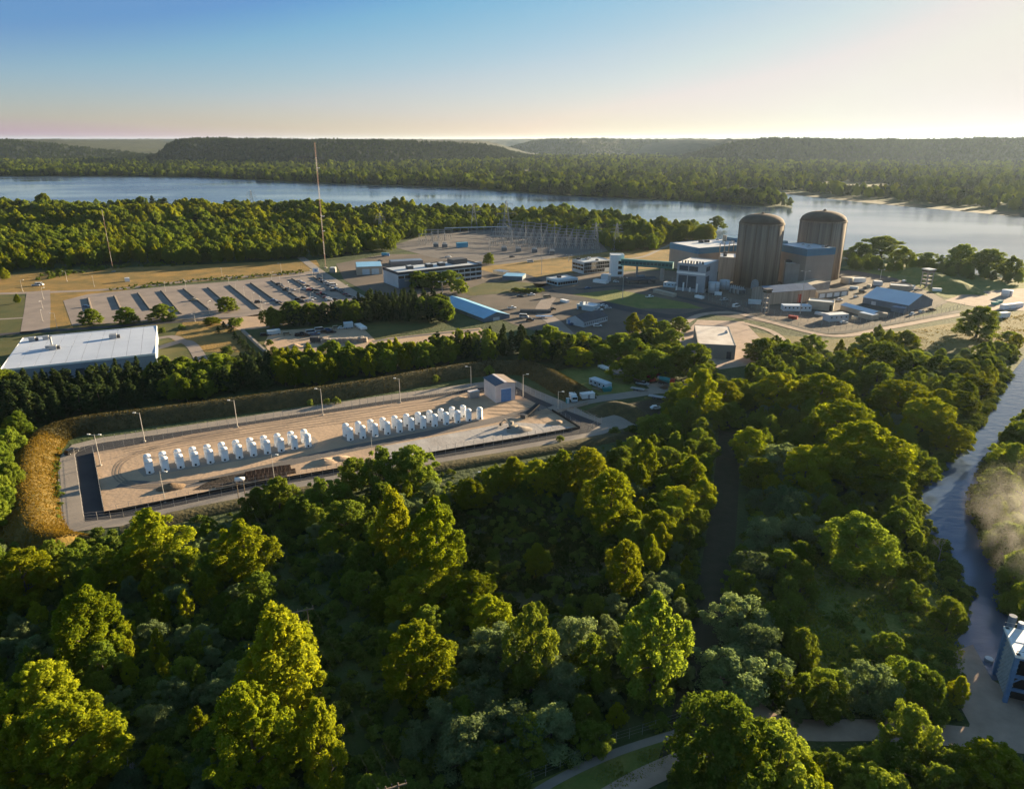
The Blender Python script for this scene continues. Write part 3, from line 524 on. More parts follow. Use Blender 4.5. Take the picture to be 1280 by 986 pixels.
WIRES = [(300, 640), (352, 636), (420, 740), (475, 800), (560, 1010), (440, 1010), (385, 850), (345, 770)]
SCRUB = [(555, 640), (700, 632), (775, 700), (752, 765), (620, 765), (570, 725)]
CLEAR = [(985, 745), (1015, 700), (1060, 690), (1140, 690), (1205, 760), (1205, 850), (1150, 885), (1050, 885), (995, 835)]
BOTROAD = [(630, 1020), (770, 930), (860, 905), (905, 900), (905, 935), (860, 965), (790, 1020)]
YARDF = [(0, 680), (150, 682), (330, 640), (520, 606), (640, 588), (740, 566), (800, 552), (810, 480), (640, 440), (30, 500)]
ROADR = [(900, 850), (940, 870), (990, 900), (1220, 910), (1190, 820), (1215, 800), (1300, 850), (1300, 950), (1205, 948), (1100, 935), (985, 935), (930, 905)]
fill([(-70, 700), (90, 700), (160, 698), (330, 662), (420, 634), (560, 617), (660, 606), (760, 575), (860, 550), (905, 545), (890, 740), (862, 890), (700, 960), (640, 1010), (-160, 1100), (-160, 760)], 6.4, {O_: .60, W_: .26, C_: .14}, (5, 10), 1, (LANE, WIRES, SCRUB, BOTROAD), seed=1)
fill([(925, 540), (935, 480), (985, 455), (1060, 445), (1100, 425), (1160, 455), (1225, 450), (1280, 434), (1250, 468), (1218, 512), (1180, 560), (1142, 597), (1124, 625), (1132, 660), (1160, 700), (1192, 745), (1192, 785), (1178, 800), (1180, 850), (1205, 902), (990, 905), (920, 850), (905, 760)], 6.2, {O_: .56, W_: .26, C_: .18}, (5, 10), 1, (LANE, CLEAR, ROADR), seed=2)
fill([(840, 985), (905, 975), (985, 990), (1100, 988), (1205, 992), (1320, 1005), (1400, 1100), (800, 1100)], 6.0, {O_: .8, C_: .2}, (6, 10), 1, (BOTROAD,), seed=3)
fill([(1400, 460), (1280, 532), (1254, 565), (1232, 602), (1224, 640), (1242, 680), (1262, 720), (1268, 775), (1400, 775)], 6.0, {O_: 1}, (6, 10), 1, seed=4)
fill([(-80, 545), (-80, 478), (40, 488), (200, 472), (262, 468), (340, 460), (352, 488), (320, 492), (177, 510), (80, 524), (20, 545)], 5.0, {P_: .85, O_: .15}, (8, 12), 1, rk=.5, seed=5)
fill([(-90, 560), (10, 545), (40, 540), (20, 600), (20, 660), (-90, 680)], 6, {O_: .8, P_: .2}, (7, 12), 1, seed=15)
fill([(340, 460), (420, 462), (520, 450), (580, 440), (640, 436), (700, 438), (770, 440), (830, 436), (800, 448), (765, 450), (740, 452), (700, 464), (670, 452), (640, 449), (573, 454), (447, 474), (350, 488)], 5.6, {P_: .4, O_: .5, C_: .1}, (9, 14), 1, rk=.46, seed=6)
fill([(332, 408), (430, 398), (460, 386), (520, 380), (556, 388), (562, 406), (545, 404), (450, 404), (340, 412)], 5.6, {P_: .6, O_: .4}, (9, 14), 1, rk=.46, seed=7)
fill([(770, 446), (800, 436), (840, 440), (860, 452), (868, 482), (920, 502), (935, 505), (900, 540), (850, 545), (815, 535), (850, 500), (880, 490), (840, 470), (800, 462)], 6.2, {O_: .8, C_: .2}, (7, 12), .85, seed=8)
fill([(940, 448), (965, 436), (1005, 452), (985, 470), (945, 480)], 6, {O_: 1}, (7, 10), 1, seed=9)
# woods on the near shore, some way off
fill([(-40, 290), (120, 290), (210, 292), (330, 290), (420, 295), (490, 300), (492, 314), (420, 322), (350, 326), (250, 330), (140, 332), (0, 342), (-40, 345)], 9.5, {O_: .6, C_: .4}, (10, 17), .92, seed=10)
fill([(470, 285), (560, 283), (640, 279), (750, 292), (790, 300), (830, 305), (820, 312), (770, 316), (740, 302), (640, 285), (545, 292), (495, 304)], 9, {O_: .8, C_: .2}, (10, 15), .9, seed=12)
fill([(1062, 330), (1140, 335), (1190, 340), (1280, 352), (1280, 357), (1190, 348), (1140, 342), (1062, 338)], 8, {O_: 1}, (5, 11), .8, seed=14)
FAR = []
def far(poly, gap, seed, hs=1.0, clear=0.0, cs=(260, 110)):
    pw = [(p.x, p.y) for p in world(poly)]; xs, ys = [p[0] for p in pw], [p[1] for p in pw]; g = np.random.default_rng(seed)
    n = int((max(xs) - min(xs)) * (max(ys) - min(ys)) / gap ** 2)
    P = np.stack([g.uniform(min(xs), max(xs), n), g.uniform(min(ys), max(ys), n)], -1); P = P[inside(P, pw)]
    if clear: P = P[vnoise(P[:, 0] / cs[0], P[:, 1] / cs[1], seed) > clear]
    s = hs * (0.6 + 0.8 * g.beta(2, 2, len(P))) * (0.6 + 0.8 * vnoise(P[:, 0] / 55, P[:, 1] / 32, seed + 9))
    FAR.extend(zip(P[:, 0], P[:, 1], 0 * s, s, np.where(vnoise(P[:, 0] / 60, P[:, 1] / 40, seed + 2) > (.55 if hs < 1 else .9), 1, np.where(g.uniform(0, 1, len(P)) < (.15 if hs < 1 else .55), 2, 0))))  # dark pines mixed into the far bank stand in for its backlit shade
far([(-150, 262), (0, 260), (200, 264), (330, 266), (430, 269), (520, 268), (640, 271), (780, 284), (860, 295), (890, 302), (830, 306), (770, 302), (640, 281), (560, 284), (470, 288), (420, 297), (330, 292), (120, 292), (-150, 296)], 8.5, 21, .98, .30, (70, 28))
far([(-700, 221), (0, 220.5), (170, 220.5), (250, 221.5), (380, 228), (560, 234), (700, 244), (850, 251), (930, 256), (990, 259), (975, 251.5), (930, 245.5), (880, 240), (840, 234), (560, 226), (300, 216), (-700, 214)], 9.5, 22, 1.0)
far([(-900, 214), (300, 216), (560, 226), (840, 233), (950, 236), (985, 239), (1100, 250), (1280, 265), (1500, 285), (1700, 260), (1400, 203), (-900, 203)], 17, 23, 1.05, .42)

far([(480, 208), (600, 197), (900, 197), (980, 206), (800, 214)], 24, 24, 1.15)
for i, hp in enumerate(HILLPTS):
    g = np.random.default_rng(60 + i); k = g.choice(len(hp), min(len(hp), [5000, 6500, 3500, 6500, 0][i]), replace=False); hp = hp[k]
    FAR.extend(zip(hp[:, 0] + g.uniform(-5, 5, len(k)), hp[:, 1] + g.uniform(-5, 5, len(k)), hp[:, 2] - 5, g.uniform(.7, 1.15, len(k)), np.full(len(k), 2)))  # dark pine crowns here imitate the backlit shade of the hill woods

# the three hundred that show largest stand as trees of their own; the rest is one wood
def show(t):
    x, y, d = proj((t[2], t[3], t[4] * .7))
    return (t[4] * t[5] / d ** 2 * (6 if t[6] else 1)) if -25 < x < 1305 and 0 < y < 1010 and d > 20 else 0
TREES.sort(key=show, reverse=True)
single, LIM = [], {O_: 300, C_: 300, W_: 300, P_: 300, S_: 300}
NMAX = 560
for t in TREES[:NMAX]:
    if show(t): single.append(t)
rest = TREES[len(single):]
TROOTS = []
for kind, var, x, y, h, r, keep in single:
    kh, kr = KIND[kind][:2]; cme, tme = PROTO[kind][var]
    o = thing(kind, None, kind.split('_')[0] + (' tree' if '_' in kind else ''), (x, y, 0), random.uniform(0, 6.28))
    o.scale = (r / kr, r / kr, h / kh)
    link('crown', cme, o); link('trunk', tme, o); TROOTS.append((o, kind, h, r))

def dead(label, p, h, seed):
    g = random.Random(seed); o = thing('dead_tree', label, 'tree', p); mb = MB()
    def grow(mb, a, d, l, r, n):
        b = a + d * l; mb.tube(a, b, r, r * .65, 5, n == 0)
        if n == 0: return
        for _ in range(3):
            q = (d + Vector((g.uniform(-.8, .8), g.uniform(-.8, .8), g.uniform(-.1, .6)))).normalized(); grow(mb, b, q, l * g.uniform(.55, .8), r * .62, n - 1)
    MB().tube((0, 0, -.2), (0, 0, h * .3), h * .022, h * .017, 7).build('trunk', M_DEAD, o); grow(mb, Vector((0, 0, h * .28)), Vector((.05, .05, 1)).normalized(), h * .25, h * .016, 4); mb.build('branches', M_DEAD, o)
M_DEAD = mat('dead_wood', (0.22, 0.19, 0.17), (0.30, 0.27, 0.25), 2, .95)
dead('bare grey dead tree low in the darkest corner of the woods', V(165, 985), 6, 3); dead('bare dead tree standing by the dirt road bend', V(972, 880), 7, 4); dead('bare dead tree leaning over the canal bank', V(1172, 705), 7, 5); dead('bare grey dead tree by the foot of the power lines', V(415, 985), 6, 6)

def wood(name, label, pts, sources):
    """one object of stuff: crowns instanced on points; pts = (x, y, z, sx, sz, rot, index)"""
    P = np.array(pts, dtype=np.float32); me = bpy.data.meshes.new(name); me.vertices.add(len(P)); me.vertices.foreach_set('co', P[:, :3].ravel())
    for nm, tp, dat in (('size', 'FLOAT_VECTOR', P[:, [3, 3, 4]]), ('turn', 'FLOAT_VECTOR', np.stack([0 * P[:, 5], 0 * P[:, 5], P[:, 5]], 1))):
        a = me.attributes.new(nm, tp, 'POINT'); a.data.foreach_set('vector', dat.astype(np.float32).ravel())
    a = me.attributes.new('pick', 'INT', 'POINT'); a.data.foreach_set('value', P[:, 6].astype(np.int32))
    me.update(); o = link(name, me); tag(o, label, kind='stuff')
    ng = bpy.data.node_groups.new(name, 'GeometryNodeTree'); ng.interface.new_socket('Geometry', in_out='INPUT', socket_type='NodeSocketGeometry'); ng.interface.new_socket('Geometry', in_out='OUTPUT', socket_type='NodeSocketGeometry')
    n, l = ng.nodes, ng.links; gi, go = n.new('NodeGroupInput'), n.new('NodeGroupOutput'); ip = n.new('GeometryNodeInstanceOnPoints'); jn = n.new('GeometryNodeJoinGeometry')
    for s in sources:
        q = n.new('GeometryNodeObjectInfo'); q.inputs['Object'].default_value = s; q.inputs['As Instance'].default_value = True; l.new(q.outputs['Geometry'], jn.inputs[0])
    l.new(gi.outputs[0], ip.inputs['Points']); l.new(jn.outputs[0], ip.inputs['Instance']); ip.inputs['Pick Instance'].default_value = True
    for nm, tp, sk in (('pick', 'INT', 'Instance Index'), ('turn', 'FLOAT_VECTOR', 'Rotation'), ('size', 'FLOAT_VECTOR', 'Scale')):
        a = n.new('GeometryNodeInputNamedAttribute'); a.data_type = tp; a.inputs[0].default_value = nm
        l.new(a.outputs['Attribute'], ip.inputs[sk])
    l.new(ip.outputs[0], go.inputs[0]); md = o.modifiers.new('scatter', 'NODES'); md.node_group = ng
    return o
def crown_of(kind, var):
    me = PROTO[kind][var][0]
    return next((c for c in bpy.data.objects if c.data is me), None)
src = {}
for kind in KIND:
    for v in range(len(KIND[kind][2])):
        s = crown_of(kind, v)
        if s: src[(kind, v)] = s
keys = list(src)
def scatter(name, label, items):
    use = sorted({(k, v) for k, v, *_ in items}); idx = {k: i for i, k in enumerate(reversed(use))}   # joined last comes first
    wood(name, label, [(x, y, z, r / KIND[k][1], h / KIND[k][0], random.uniform(0, 6.28), idx[(k, v)]) for k, v, x, y, z, h, r in items], [src[u] for u in use])
scatter('forest', 'deep green woods filling the gaps between the larger trees', [(k, v, x, y, 0, h, r) for k, v, x, y, h, r, _ in rest if (k, v) in src])
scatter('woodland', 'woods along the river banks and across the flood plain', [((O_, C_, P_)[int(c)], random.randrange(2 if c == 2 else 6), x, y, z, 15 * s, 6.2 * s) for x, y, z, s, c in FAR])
und = []
def under(poly, gap, hr, seed, avoid=()):
    pw = [(p.x, p.y) for p in world(poly)]; xs, ys = [p[0] for p in pw], [p[1] for p in pw]; g = np.random.default_rng(seed)
    n = int((max(xs) - min(xs)) * (max(ys) - min(ys)) / gap ** 2)
    P = np.stack([g.uniform(min(xs), max(xs), n), g.uniform(min(ys), max(ys), n)], -1); P = P[inside(P, pw)]
    for q in avoid: P = P[~inside(P, [(p.x, p.y) for p in world(q)])]
    for x, y in P:
        h = g.uniform(*hr); und.append((S_, int(g.integers(2)), x, y, 0, h, h * g.uniform(.55, .9)))
under([(-160, 700), (90, 676), (330, 645), (560, 612), (760, 580), (900, 545), (880, 800), (850, 900), (700, 960), (560, 1100), (-160, 1100)], 2.6, (.8, 2.6), 41, (LANE, BOTROAD, SCRUB))
under(SCRUB, 2.7, (.5, 1.9), 53)
under([(925, 540), (1000, 460), (1160, 460), (1280, 434), (1200, 560), (1148, 625), (1214, 745), (1190, 800), (1205, 902), (990, 895), (905, 800)], 2.8, (.8, 2.4), 42, (LANE, CLEAR, ROADR))
under([(64, 556), (74, 560), (77, 650), (66, 655)], 1.6, (.4, 1.2), 51); under([(20, 560), (40, 540), (40, 650), (20, 650)], 2.2, (.5, 1.5), 52)
under([(1266, 470), (1239, 515), (1209, 560), (1162, 597), (1142, 625), (1152, 660), (1178, 700), (1210, 745), (1212, 785), (1200, 785), (1196, 750), (1166, 704), (1138, 662), (1128, 625), (1148, 594), (1194, 555), (1224, 510), (1252, 468)], 1.5, (.6, 1.8), 54)
under([(1213, 635), (1229, 672), (1253, 717), (1259, 770), (1275, 770), (1268, 715), (1244, 668), (1228, 634), (1234, 600), (1260, 560), (1252, 558), (1221, 600)], 1.5, (.8, 3.2), 55)
under(CLEAR, 3.6, (.3, .9), 43); under([(1035, 820), (1190, 800), (1200, 900), (1060, 890)], 2.6, (.8, 2.2), 44, (ROADR,))
under([(150, 672), (330, 632), (520, 597), (640, 580), (760, 558), (800, 545), (820, 560), (640, 600), (330, 655), (160, 690)], 2.6, (.5, 1.6), 45)
under([(800, 1100), (850, 960), (900, 935), (1200, 948), (1400, 960), (1400, 1100)], 2.6, (.8, 2.2), 46, (BOTROAD,))
under([(45, 352), (60, 336), (140, 332), (250, 328), (250, 331), (140, 336)], 5, (.8, 2.5), 47)
under([(130, 362), (200, 353), (380, 338), (380, 342), (250, 352), (140, 364)], 3.5, (.6, 1.3), 48)
und_put = len(und)

# ---------------------------------------------------------------- the cask yard
M_WHITE = mat('white_paint', (0.85, 0.84, 0.83), (0.76, 0.75, 0.73), 0.6, 0.55, 0.0)
M_BLACK = mat('black_rubber', (0.012, 0.012, 0.013), None, rough=0.6)
M_STEEL = mat('galvanised_steel', (0.40, 0.41, 0.42), (0.30, 0.31, 0.32), 1.2, 0.5, metal=0.4)
M_DKSTEEL = mat('dark_steel', (0.06, 0.062, 0.066), (0.10, 0.10, 0.105), 1.0, 0.6, metal=0.3)
M_POLE = mat('pole_paint', (0.55, 0.50, 0.44), (0.42, 0.38, 0.34), 0.8, 0.6)
M_CONC = mat('concrete', (0.36, 0.33, 0.30), (0.26, 0.24, 0.22), 0.15, 0.9, 0.03, 2.0, detail=8)
M_BLUEDOOR = mat('blue_door', (0.12, 0.26, 0.50), (0.09, 0.20, 0.42), 0.8, 0.6)
M_GLASS = mat('dark_glass', (0.012, 0.016, 0.022), None, rough=0.12, spec=0.6)
M_LAMP = mat('lamp_housing', (0.62, 0.62, 0.60), None, rough=0.4)
M_WOOD = mat('weathered_wood', (0.16, 0.12, 0.09), (0.24, 0.19, 0.14), 1.5, 0.9)
M_WIRE = mat('wire_metal', (0.05, 0.05, 0.05), None, rough=0.5, metal=0.5)
M_TAN = mat('tan_metal', (0.42, 0.36, 0.28), (0.35, 0.30, 0.24), 0.3, 0.7)
M_TEAL = mat('teal_plastic', (0.03, 0.26, 0.27), (0.025, 0.2, 0.22), 1, 0.5)
M_RED = mat('red_paint', (0.35, 0.03, 0.02), (0.28, 0.03, 0.02), 1, 0.5)

def cask(label, p, group):
    o = thing('storage_cask', label, 'cask', p, 0.35, group)
    MB().lathe([(1.16, 0), (1.22, .1), (1.22, .25), (1.16, .3), (1.16, 3.75)], 32).build('body', M_WHITE, o, True)
    MB().lathe([(1.17, 3.75), (1.17, 3.85), (1.11, 4.25), (.95, 4.55), (.66, 4.75), (.3, 4.84), (.02, 4.86)], 32).build('weather_cover', M_WHITE, o, True)
    MB().box(-.28, .28, -1.32, -1.1, .4, 1.05).build('vent_box', M_BLACK, o)
    MB().lathe([(1.5, 0), (1.5, .07)], 24).build('pad', M_CONC, o)
    return o
NTH = ['first', 'second', 'third', 'fourth', 'fifth', 'sixth', 'seventh', 'eighth', 'ninth', 'tenth', 'eleventh', 'twelfth', 'thirteenth', 'fourteenth', 'fifteenth', 'sixteenth', 'seventeenth', 'eighteenth', 'nineteenth', 'twentieth']
def nth(i): return NTH[i] if i < len(NTH) else str(i + 1) + 'th'
a0, a1, b0, b1, q = V(188, 591), V(385.4, 558), V(438, 550), V(585.7, 525.6), V(599.6, 523.6)
OFF = V(186.2, 584) - V(188, 590.5); CG = 'white storage casks on the yard'
first = None
def put_cask(p, lab):
    global first
    if first is None: first = cask(lab, p, CG)
    else: dup(first, p, 0.35 + random.uniform(-.05, .05), lab)
for i in range(12):
    p = a0.lerp(a1, i / 11)
    put_cask(p + Vector((0, 0, .02)), f'white domed cask, {nth(i)} from the left in the front row by the dug ground')
    put_cask(p + OFF, f'white domed cask, {nth(i)} from the left in the back row by the dug ground')
for i in range(11):
    p = b0.lerp(b1, i / 10)
    put_cask(p, f'white domed cask, {nth(i)} from the left in the front row nearer the gabled building')
    put_cask(p + OFF, f'white domed cask, {nth(i)} from the left in the back row nearer the gabled building')
put_cask(q, 'lone white domed cask at the end nearest the gabled building')

def lightpole(label, b, ty, arm=1, heads=1, group='light masts', r=.16, name='light_pole', m=None):
    p = V(*b); h = hgt(b[0], b[1], ty); o = thing(name, label, 'light pole', p, random.uniform(-.3, .3), group)
    m = m or M_POLE
    MB().tube((0, 0, 0), (0, 0, h), r, r * .55, 8).build('pole', m, o)
    MB().box(-.35, .35, -.35, .35, 0, .4).build('base', M_CONC, o)
    for s in ((-1, 1) if heads == 2 else (1,)):
        MB().tube((0, 0, h - .3), (s * arm * 1.6, 0, h), .07, n=6).build('arm', m, o)
        MB().box(min(s * arm * 1.4, s * arm * 2.3), max(s * arm * 1.4, s * arm * 2.3), -.25, .25, h - .08, h + .14).build('lamp_head', M_LAMP, o)
    return o
for i, (b, ty, s, n) in enumerate([((126, 582), 543, -1, 2), ((181, 552), 516, -1, 1), ((297, 534), 500, -1, 1), ((403.7, 519), 486, -1, 1), ((500.5, 503.7), 473, -1, 1), ((589, 487), 458, -1, 1), ((653.8, 497.7), 468, 1, 1), ((697.4, 511.7), 489, 1, 1)]):
    lightpole(f'tall light mast, {nth(i)} from the left along the back of the cask yard', b, ty, s, n, 'light masts round the cask yard')
for i, (b, ty) in enumerate([((206.6, 628), 589), ((343.3, 601.7), 567.5), ((466, 577), 546), ((592, 607), 590)]):
    lightpole(f'thin light mast, {nth(i)} from the left along the front of the cask yard', b, ty, 1, 1, 'light masts round the cask yard', .11)

def fence(name, label, line, h, gap, dark=None, wires=3, r=.05, group='wire fences', m=None, cat='fence'):
    L = world(line) if not isinstance(line[0], Vector) else line; o = thing(name, label, cat, L[0], 0, group); m = m or M_STEEL; org = L[0]
    pts = []; L2 = [p - org for p in L]
    for a, b in zip(L2, L2[1:]):
        n = max(1, int((b - a).length / gap)); pts += [a.lerp(b, i / n) for i in range(n)]
    pts.append(L2[-1])
    pm = None
    for p in pts[:290]:
        if pm is None: pm = MB().tube((0, 0, 0), (0, 0, h), r, n=5).build('post', m, o); pm.location = p
        else:
            c = pm.copy(); COL.objects.link(c); c.parent = o; c.location = p
    mb = MB()
    for k in range(wires):
        z = Vector((0, 0, h * (.35 + .62 * k / max(1, wires - 1))))
        for a, b in zip(L2, L2[1:]): mb.tube(a + z, b + z, r * .42, n=3, cap=False)
    tag(mb.build('wire', m, o), kind='stuff')
    if dark:
        mb = MB()
        for a, b in zip(L2, L2[1:]):
            t = (b - a).normalized(); s = Vector((-t.y, t.x, 0)) * .06
            mb.slab(a + s, a - s, b - s, b + s, dark)
        mb.build('base_screen', M_BLACK, o)
    return o
fence('security_fence', 'inner wire fence with a dark screen round the sandy cask pad', [(117, 566), (131, 643), (320, 606), (580, 561), (640, 551), (725, 536), (690, 514)], 2.6, 3.0, 1.0)
fence('security_fence', 'inner wire fence along the back of the cask pad', [(117, 566), (240, 543), (320, 530), (460, 509), (600, 488.5), (655, 495)], 2.6, 3.0)
fence('security_fence', 'outer wire fence between the patrol strip and gravel road at the pale end', [(94, 570), (106, 652), (155, 647)], 2.8, 3.0, m=M_POLE)
fence('security_fence', 'outer wire fence along the front of the patrol strip', [(155, 647), (320, 611), (520, 577), (640, 558), (735, 541), (752, 530)], 2.8, 3.2)
fence('security_fence', 'outer wire fence along the back of the patrol strip', [(94, 570), (131, 553), (320, 526), (470, 503), (640, 481), (702, 511), (752, 530)], 2.8, 3.2)
fence('wire_fence', 'grey wire fence beside the narrow gravel path at the bottom', [(645, 984), (700, 962), (770, 928), (850, 903)], 2.4, 2.4, r=.035)

# gabled storage building
def frame(A, B, ty, Cp=None, depth=None):
    """origin, turn, width, depth, height of a building from its two near ground corners, the row of the eave above A and a far roof corner"""
    a, b = V(*A), V(*B); h = hgt(A[0], A[1], ty); ax = (b - a); w = ax.length; rz = math.atan2(ax.y, ax.x)
    if Cp is not None:
        c = V(Cp[0], Cp[1], h) - a; depth = -math.sin(rz) * c.x + math.cos(rz) * c.y
    return a, rz, w, depth, h
def door(o, x0, x1, z1, m, y=-.06, z0=.05, name='door'):
    return MB().box(x0, x1, y - .04, y + .12, z0, z1).build(name, m, o)
M_PINKWALL = mat('pale_metal_wall', (0.62, 0.57, 0.56), (0.54, 0.49, 0.48), 0.4, 0.7)
M_SLATE = mat('slate_blue_roof', (0.045, 0.065, 0.10), (0.06, 0.08, 0.115), 0.5, 0.5)
M_BROWNROOF = mat('brown_roof', (0.26, 0.20, 0.16), (0.20, 0.16, 0.13), 0.5, 0.7)
a, rz, w, d, h = frame((619.8, 504), (644, 499.8), 482.2, (600.4, 473))
o = thing('storage_building', 'pale gabled building with a big blue roller door in the cask yard', 'building', a, rz)
MB().gable(0, w, 0, d, 0, h, h + w * .10, 'y').build('wall', M_PINKWALL, o)
e = .35; zr = h + w * .10
MB().slab((-e, -e, h - .02), (w / 2 - .6, -e, zr - .06), (w / 2 - .6, d + e, zr - .06), (-e, d + e, h - .02), .14).build('roof', M_SLATE, o)
MB().slab((w / 2 + .6, -e, zr - .06), (w + e, -e, h - .02), (w + e, d + e, h - .02), (w / 2 + .6, d + e, zr - .06), .14).build('roof', M_BROWNROOF, o)
MB().box(w / 2 - .58, w / 2 + .58, -e, d + e, zr - .06, zr + .14).build('ridge_cap', M_PINKWALL, o)
dr = door(o, w * .27, w * .78, h * .74, M_BLUEDOOR, name='roller_door')
for k in range(6): MB().box(w * .27 + .03, w * .78 - .03, -.13, -.10, .1 + k * h * .12, .1 + k * h * .12 + .07).build('slat', M_BLUEDOOR, dr)
MB().box(w * .27 - .2, w * .78 + .2, -.12, -.01, h * .74, h * .74 + .25).build('door_frame', M_WHITE, o)
a = V(592, 497); o = thing('generator_box', 'small grey steel box beside the pale gabled building', 'box', a, rz)
MB().box(-2.2, 2.2, -1.2, 1.2, .25, 2.9).build('body', M_STEEL, o); MB().box(-2.3, 2.3, -1.3, 1.3, 2.9, 3.05).build('lid', M_PINKWALL, o); MB().box(-2, 2, -1, 1, 0, .25).build('skid', M_DKSTEEL, o)
# conveyor-like machine, digger, heaps
def heap(name, label, px, py, r, h, m, seed, sx=1.6):
    g = np.random.default_rng(seed); n, k = 22, 7; vs, fs = [], []
    for i in range(k):
        t = i / (k - 1)
        for j in range(n):
            a = 2 * math.pi * j / n; rr = r * (1 - t) ** .8 * (1 + g.uniform(-.12, .12)); vs.append((rr * math.cos(a) * sx, rr * math.sin(a), h * t ** .85 * (1 + g.uniform(-.1, .1)) - .05))
    for i in range(k - 1):
        for j in range(n): fs.append((i * n + j, i * n + (j + 1) % n, (i + 1) * n + (j + 1) % n, (i + 1) * n + j))
    mb = MB().add(vs, fs); o = mb.build(name, m, None, True); o.location = V(px, py); o.rotation_euler.z = .3
    return tag(o, label, name.replace('_', ' '))
heap('soil_heap', 'low brown soil heap alone on the sand near the first casks', 214, 610, 2.8, 1.7, mat('brown_soil', (0.15, 0.10, 0.065), (0.22, 0.15, 0.09), 1, .95, .2), 3)
heap('sand_heap', 'small pale sand heap behind the second cask group', 574, 499, 2.2, 1.3, M_SAND, 4)
heap('sand_heap', 'long orange dirt heap beside the dug ground', 405, 578, 3.4, 1.5, M_SAND, 5)
heap('sand_heap', 'orange sand heap inside the fence corner by the entry', 695, 529, 2.4, 1.3, M_SAND, 6)
heap('rubble_heap', 'grey rubble heap beside the small digger', 649, 538, 3.4, 1.6, M_GRAVEL, 7)
heap('sand_heap', 'orange dirt heap at the edge of the haul track', 424, 574, 2.6, 1.2, M_SAND, 8)
o = thing('conveyor', 'long black conveyor ramp leaning on the gravel near the fence gate', 'conveyor', V(656, 522), .95)
MB().slab((0, -.9, .5), (9, -.9, 2.6), (9, .9, 2.6), (0, .9, .5), .5).build('belt', M_BLACK, o)
for x, z in ((1.2, .8), (5, 1.6), (8.4, 2.4)):
    for s in (-1, 1): MB().tube((x, s * .8, 0), (x, s * .8, z), .1, n=5).build('leg', M_DKSTEEL, o)
MB().box(-1.4, .2, -1.1, 1.1, .2, 1.5).build('hopper', M_DKSTEEL, o)
def digger(label, p, rz, m, arm_up=1.0):
    o = thing('excavator', label, 'digger', p, rz)
    for s in (-1, 1): MB().box(-1.7, 1.7, s * .95 - .3, s * .95 + .3, 0, .75).build('crawler_track', M_BLACK, o)
    MB().box(-1.5, 1.2, -1.0, 1.0, .8, 1.7).build('body', m, o)
    cb = MB().box(.1, 1.25, -.95, .1, 1.7, 2.75).build('cab', m, o); MB().box(.2, 1.28, -.85, 0, 1.95, 2.6).build('window', M_GLASS, cb)
    MB().tube((1.1, .4, 1.5), (3.1, .4, 3.4 * arm_up), .24, .18, 6).tube((3.1, .4, 3.4 * arm_up), (4.9, .4, 1.5), .18, .14, 6).build('arm', m, o)
    MB().box(4.5, 5.3, -.1, .9, .5, 1.5).build('bucket', M_DKSTEEL, o)
digger('small yellow grey digger beside the rubble heap in the cask yard', V(641, 536), 2.6, M_TAN)
o = thing('tarpaulin_roll', 'white bundle lying in the dug ground', 'bundle', V(300, 602), .2)
MB().tube((-1.4, 0, .8), (1.4, 0, .8), .8, .7, 12).build('roll', M_WHITE, o, True); MB().tube((-1.5, 0, .8), (-1.35, 0, .8), .4, n=8).build('end_cap', M_TAN, o)
for i, (px, py, L_, rz_) in enumerate([(262, 600, 6, .4), (330, 588, 8, .35), (340, 600, 8, .35), (352, 588, 4, -1.2), (285, 608, 7, .35)]):
    b = MB().box(-L_ / 2, L_ / 2, -.15, .15, 0, .5).build('form_board', M_WOOD, None); b.location = V(px, py, .2); b.rotation_euler.z = rz_
    tag(b, f'brown form board in the dug ground, {nth([0, 3, 2, 4, 1][i])} from the left', 'board', 'form boards of the dug ground')
g_ = random.Random(5); bars = None
for i, (px, py) in enumerate([(325, 592), (336, 590), (346, 588), (328, 597), (340, 595), (352, 593)]):
    if bars is None:
        bars = MB()
        for k in range(9): bars.tube((-3, -1.2 + k * .3, .5), (3, -1.2 + k * .3, .5), .09, n=4)
        for k in range(7): bars.tube((-2.7 + k * .9, -1.3, .56), (-2.7 + k * .9, 1.3, .56), .045, n=4)
        bars = bars.build('rebar_mat', mat('rusty_steel', (0.035, 0.018, 0.012), (0.07, 0.035, 0.02), 2, .8)); bb = bars
    else: bb = bars.copy(); COL.objects.link(bb)
    bb.scale = (1.45, 1.5, 1.2); bb.location = V(px, py, .1); bb.rotation_euler.z = .35
    tag(bb, ['first dark mat of steel bars in the back row of the dug ground', 'second dark mat of steel bars in the back row of the dug ground', 'third dark mat of steel bars in the back row of the dug ground', 'first dark mat of steel bars in the front row of the dug ground', 'second dark mat of steel bars in the front row of the dug ground', 'third dark mat of steel bars in the front row of the dug ground'][i], 'rebar', 'rebar mats in the dug ground')

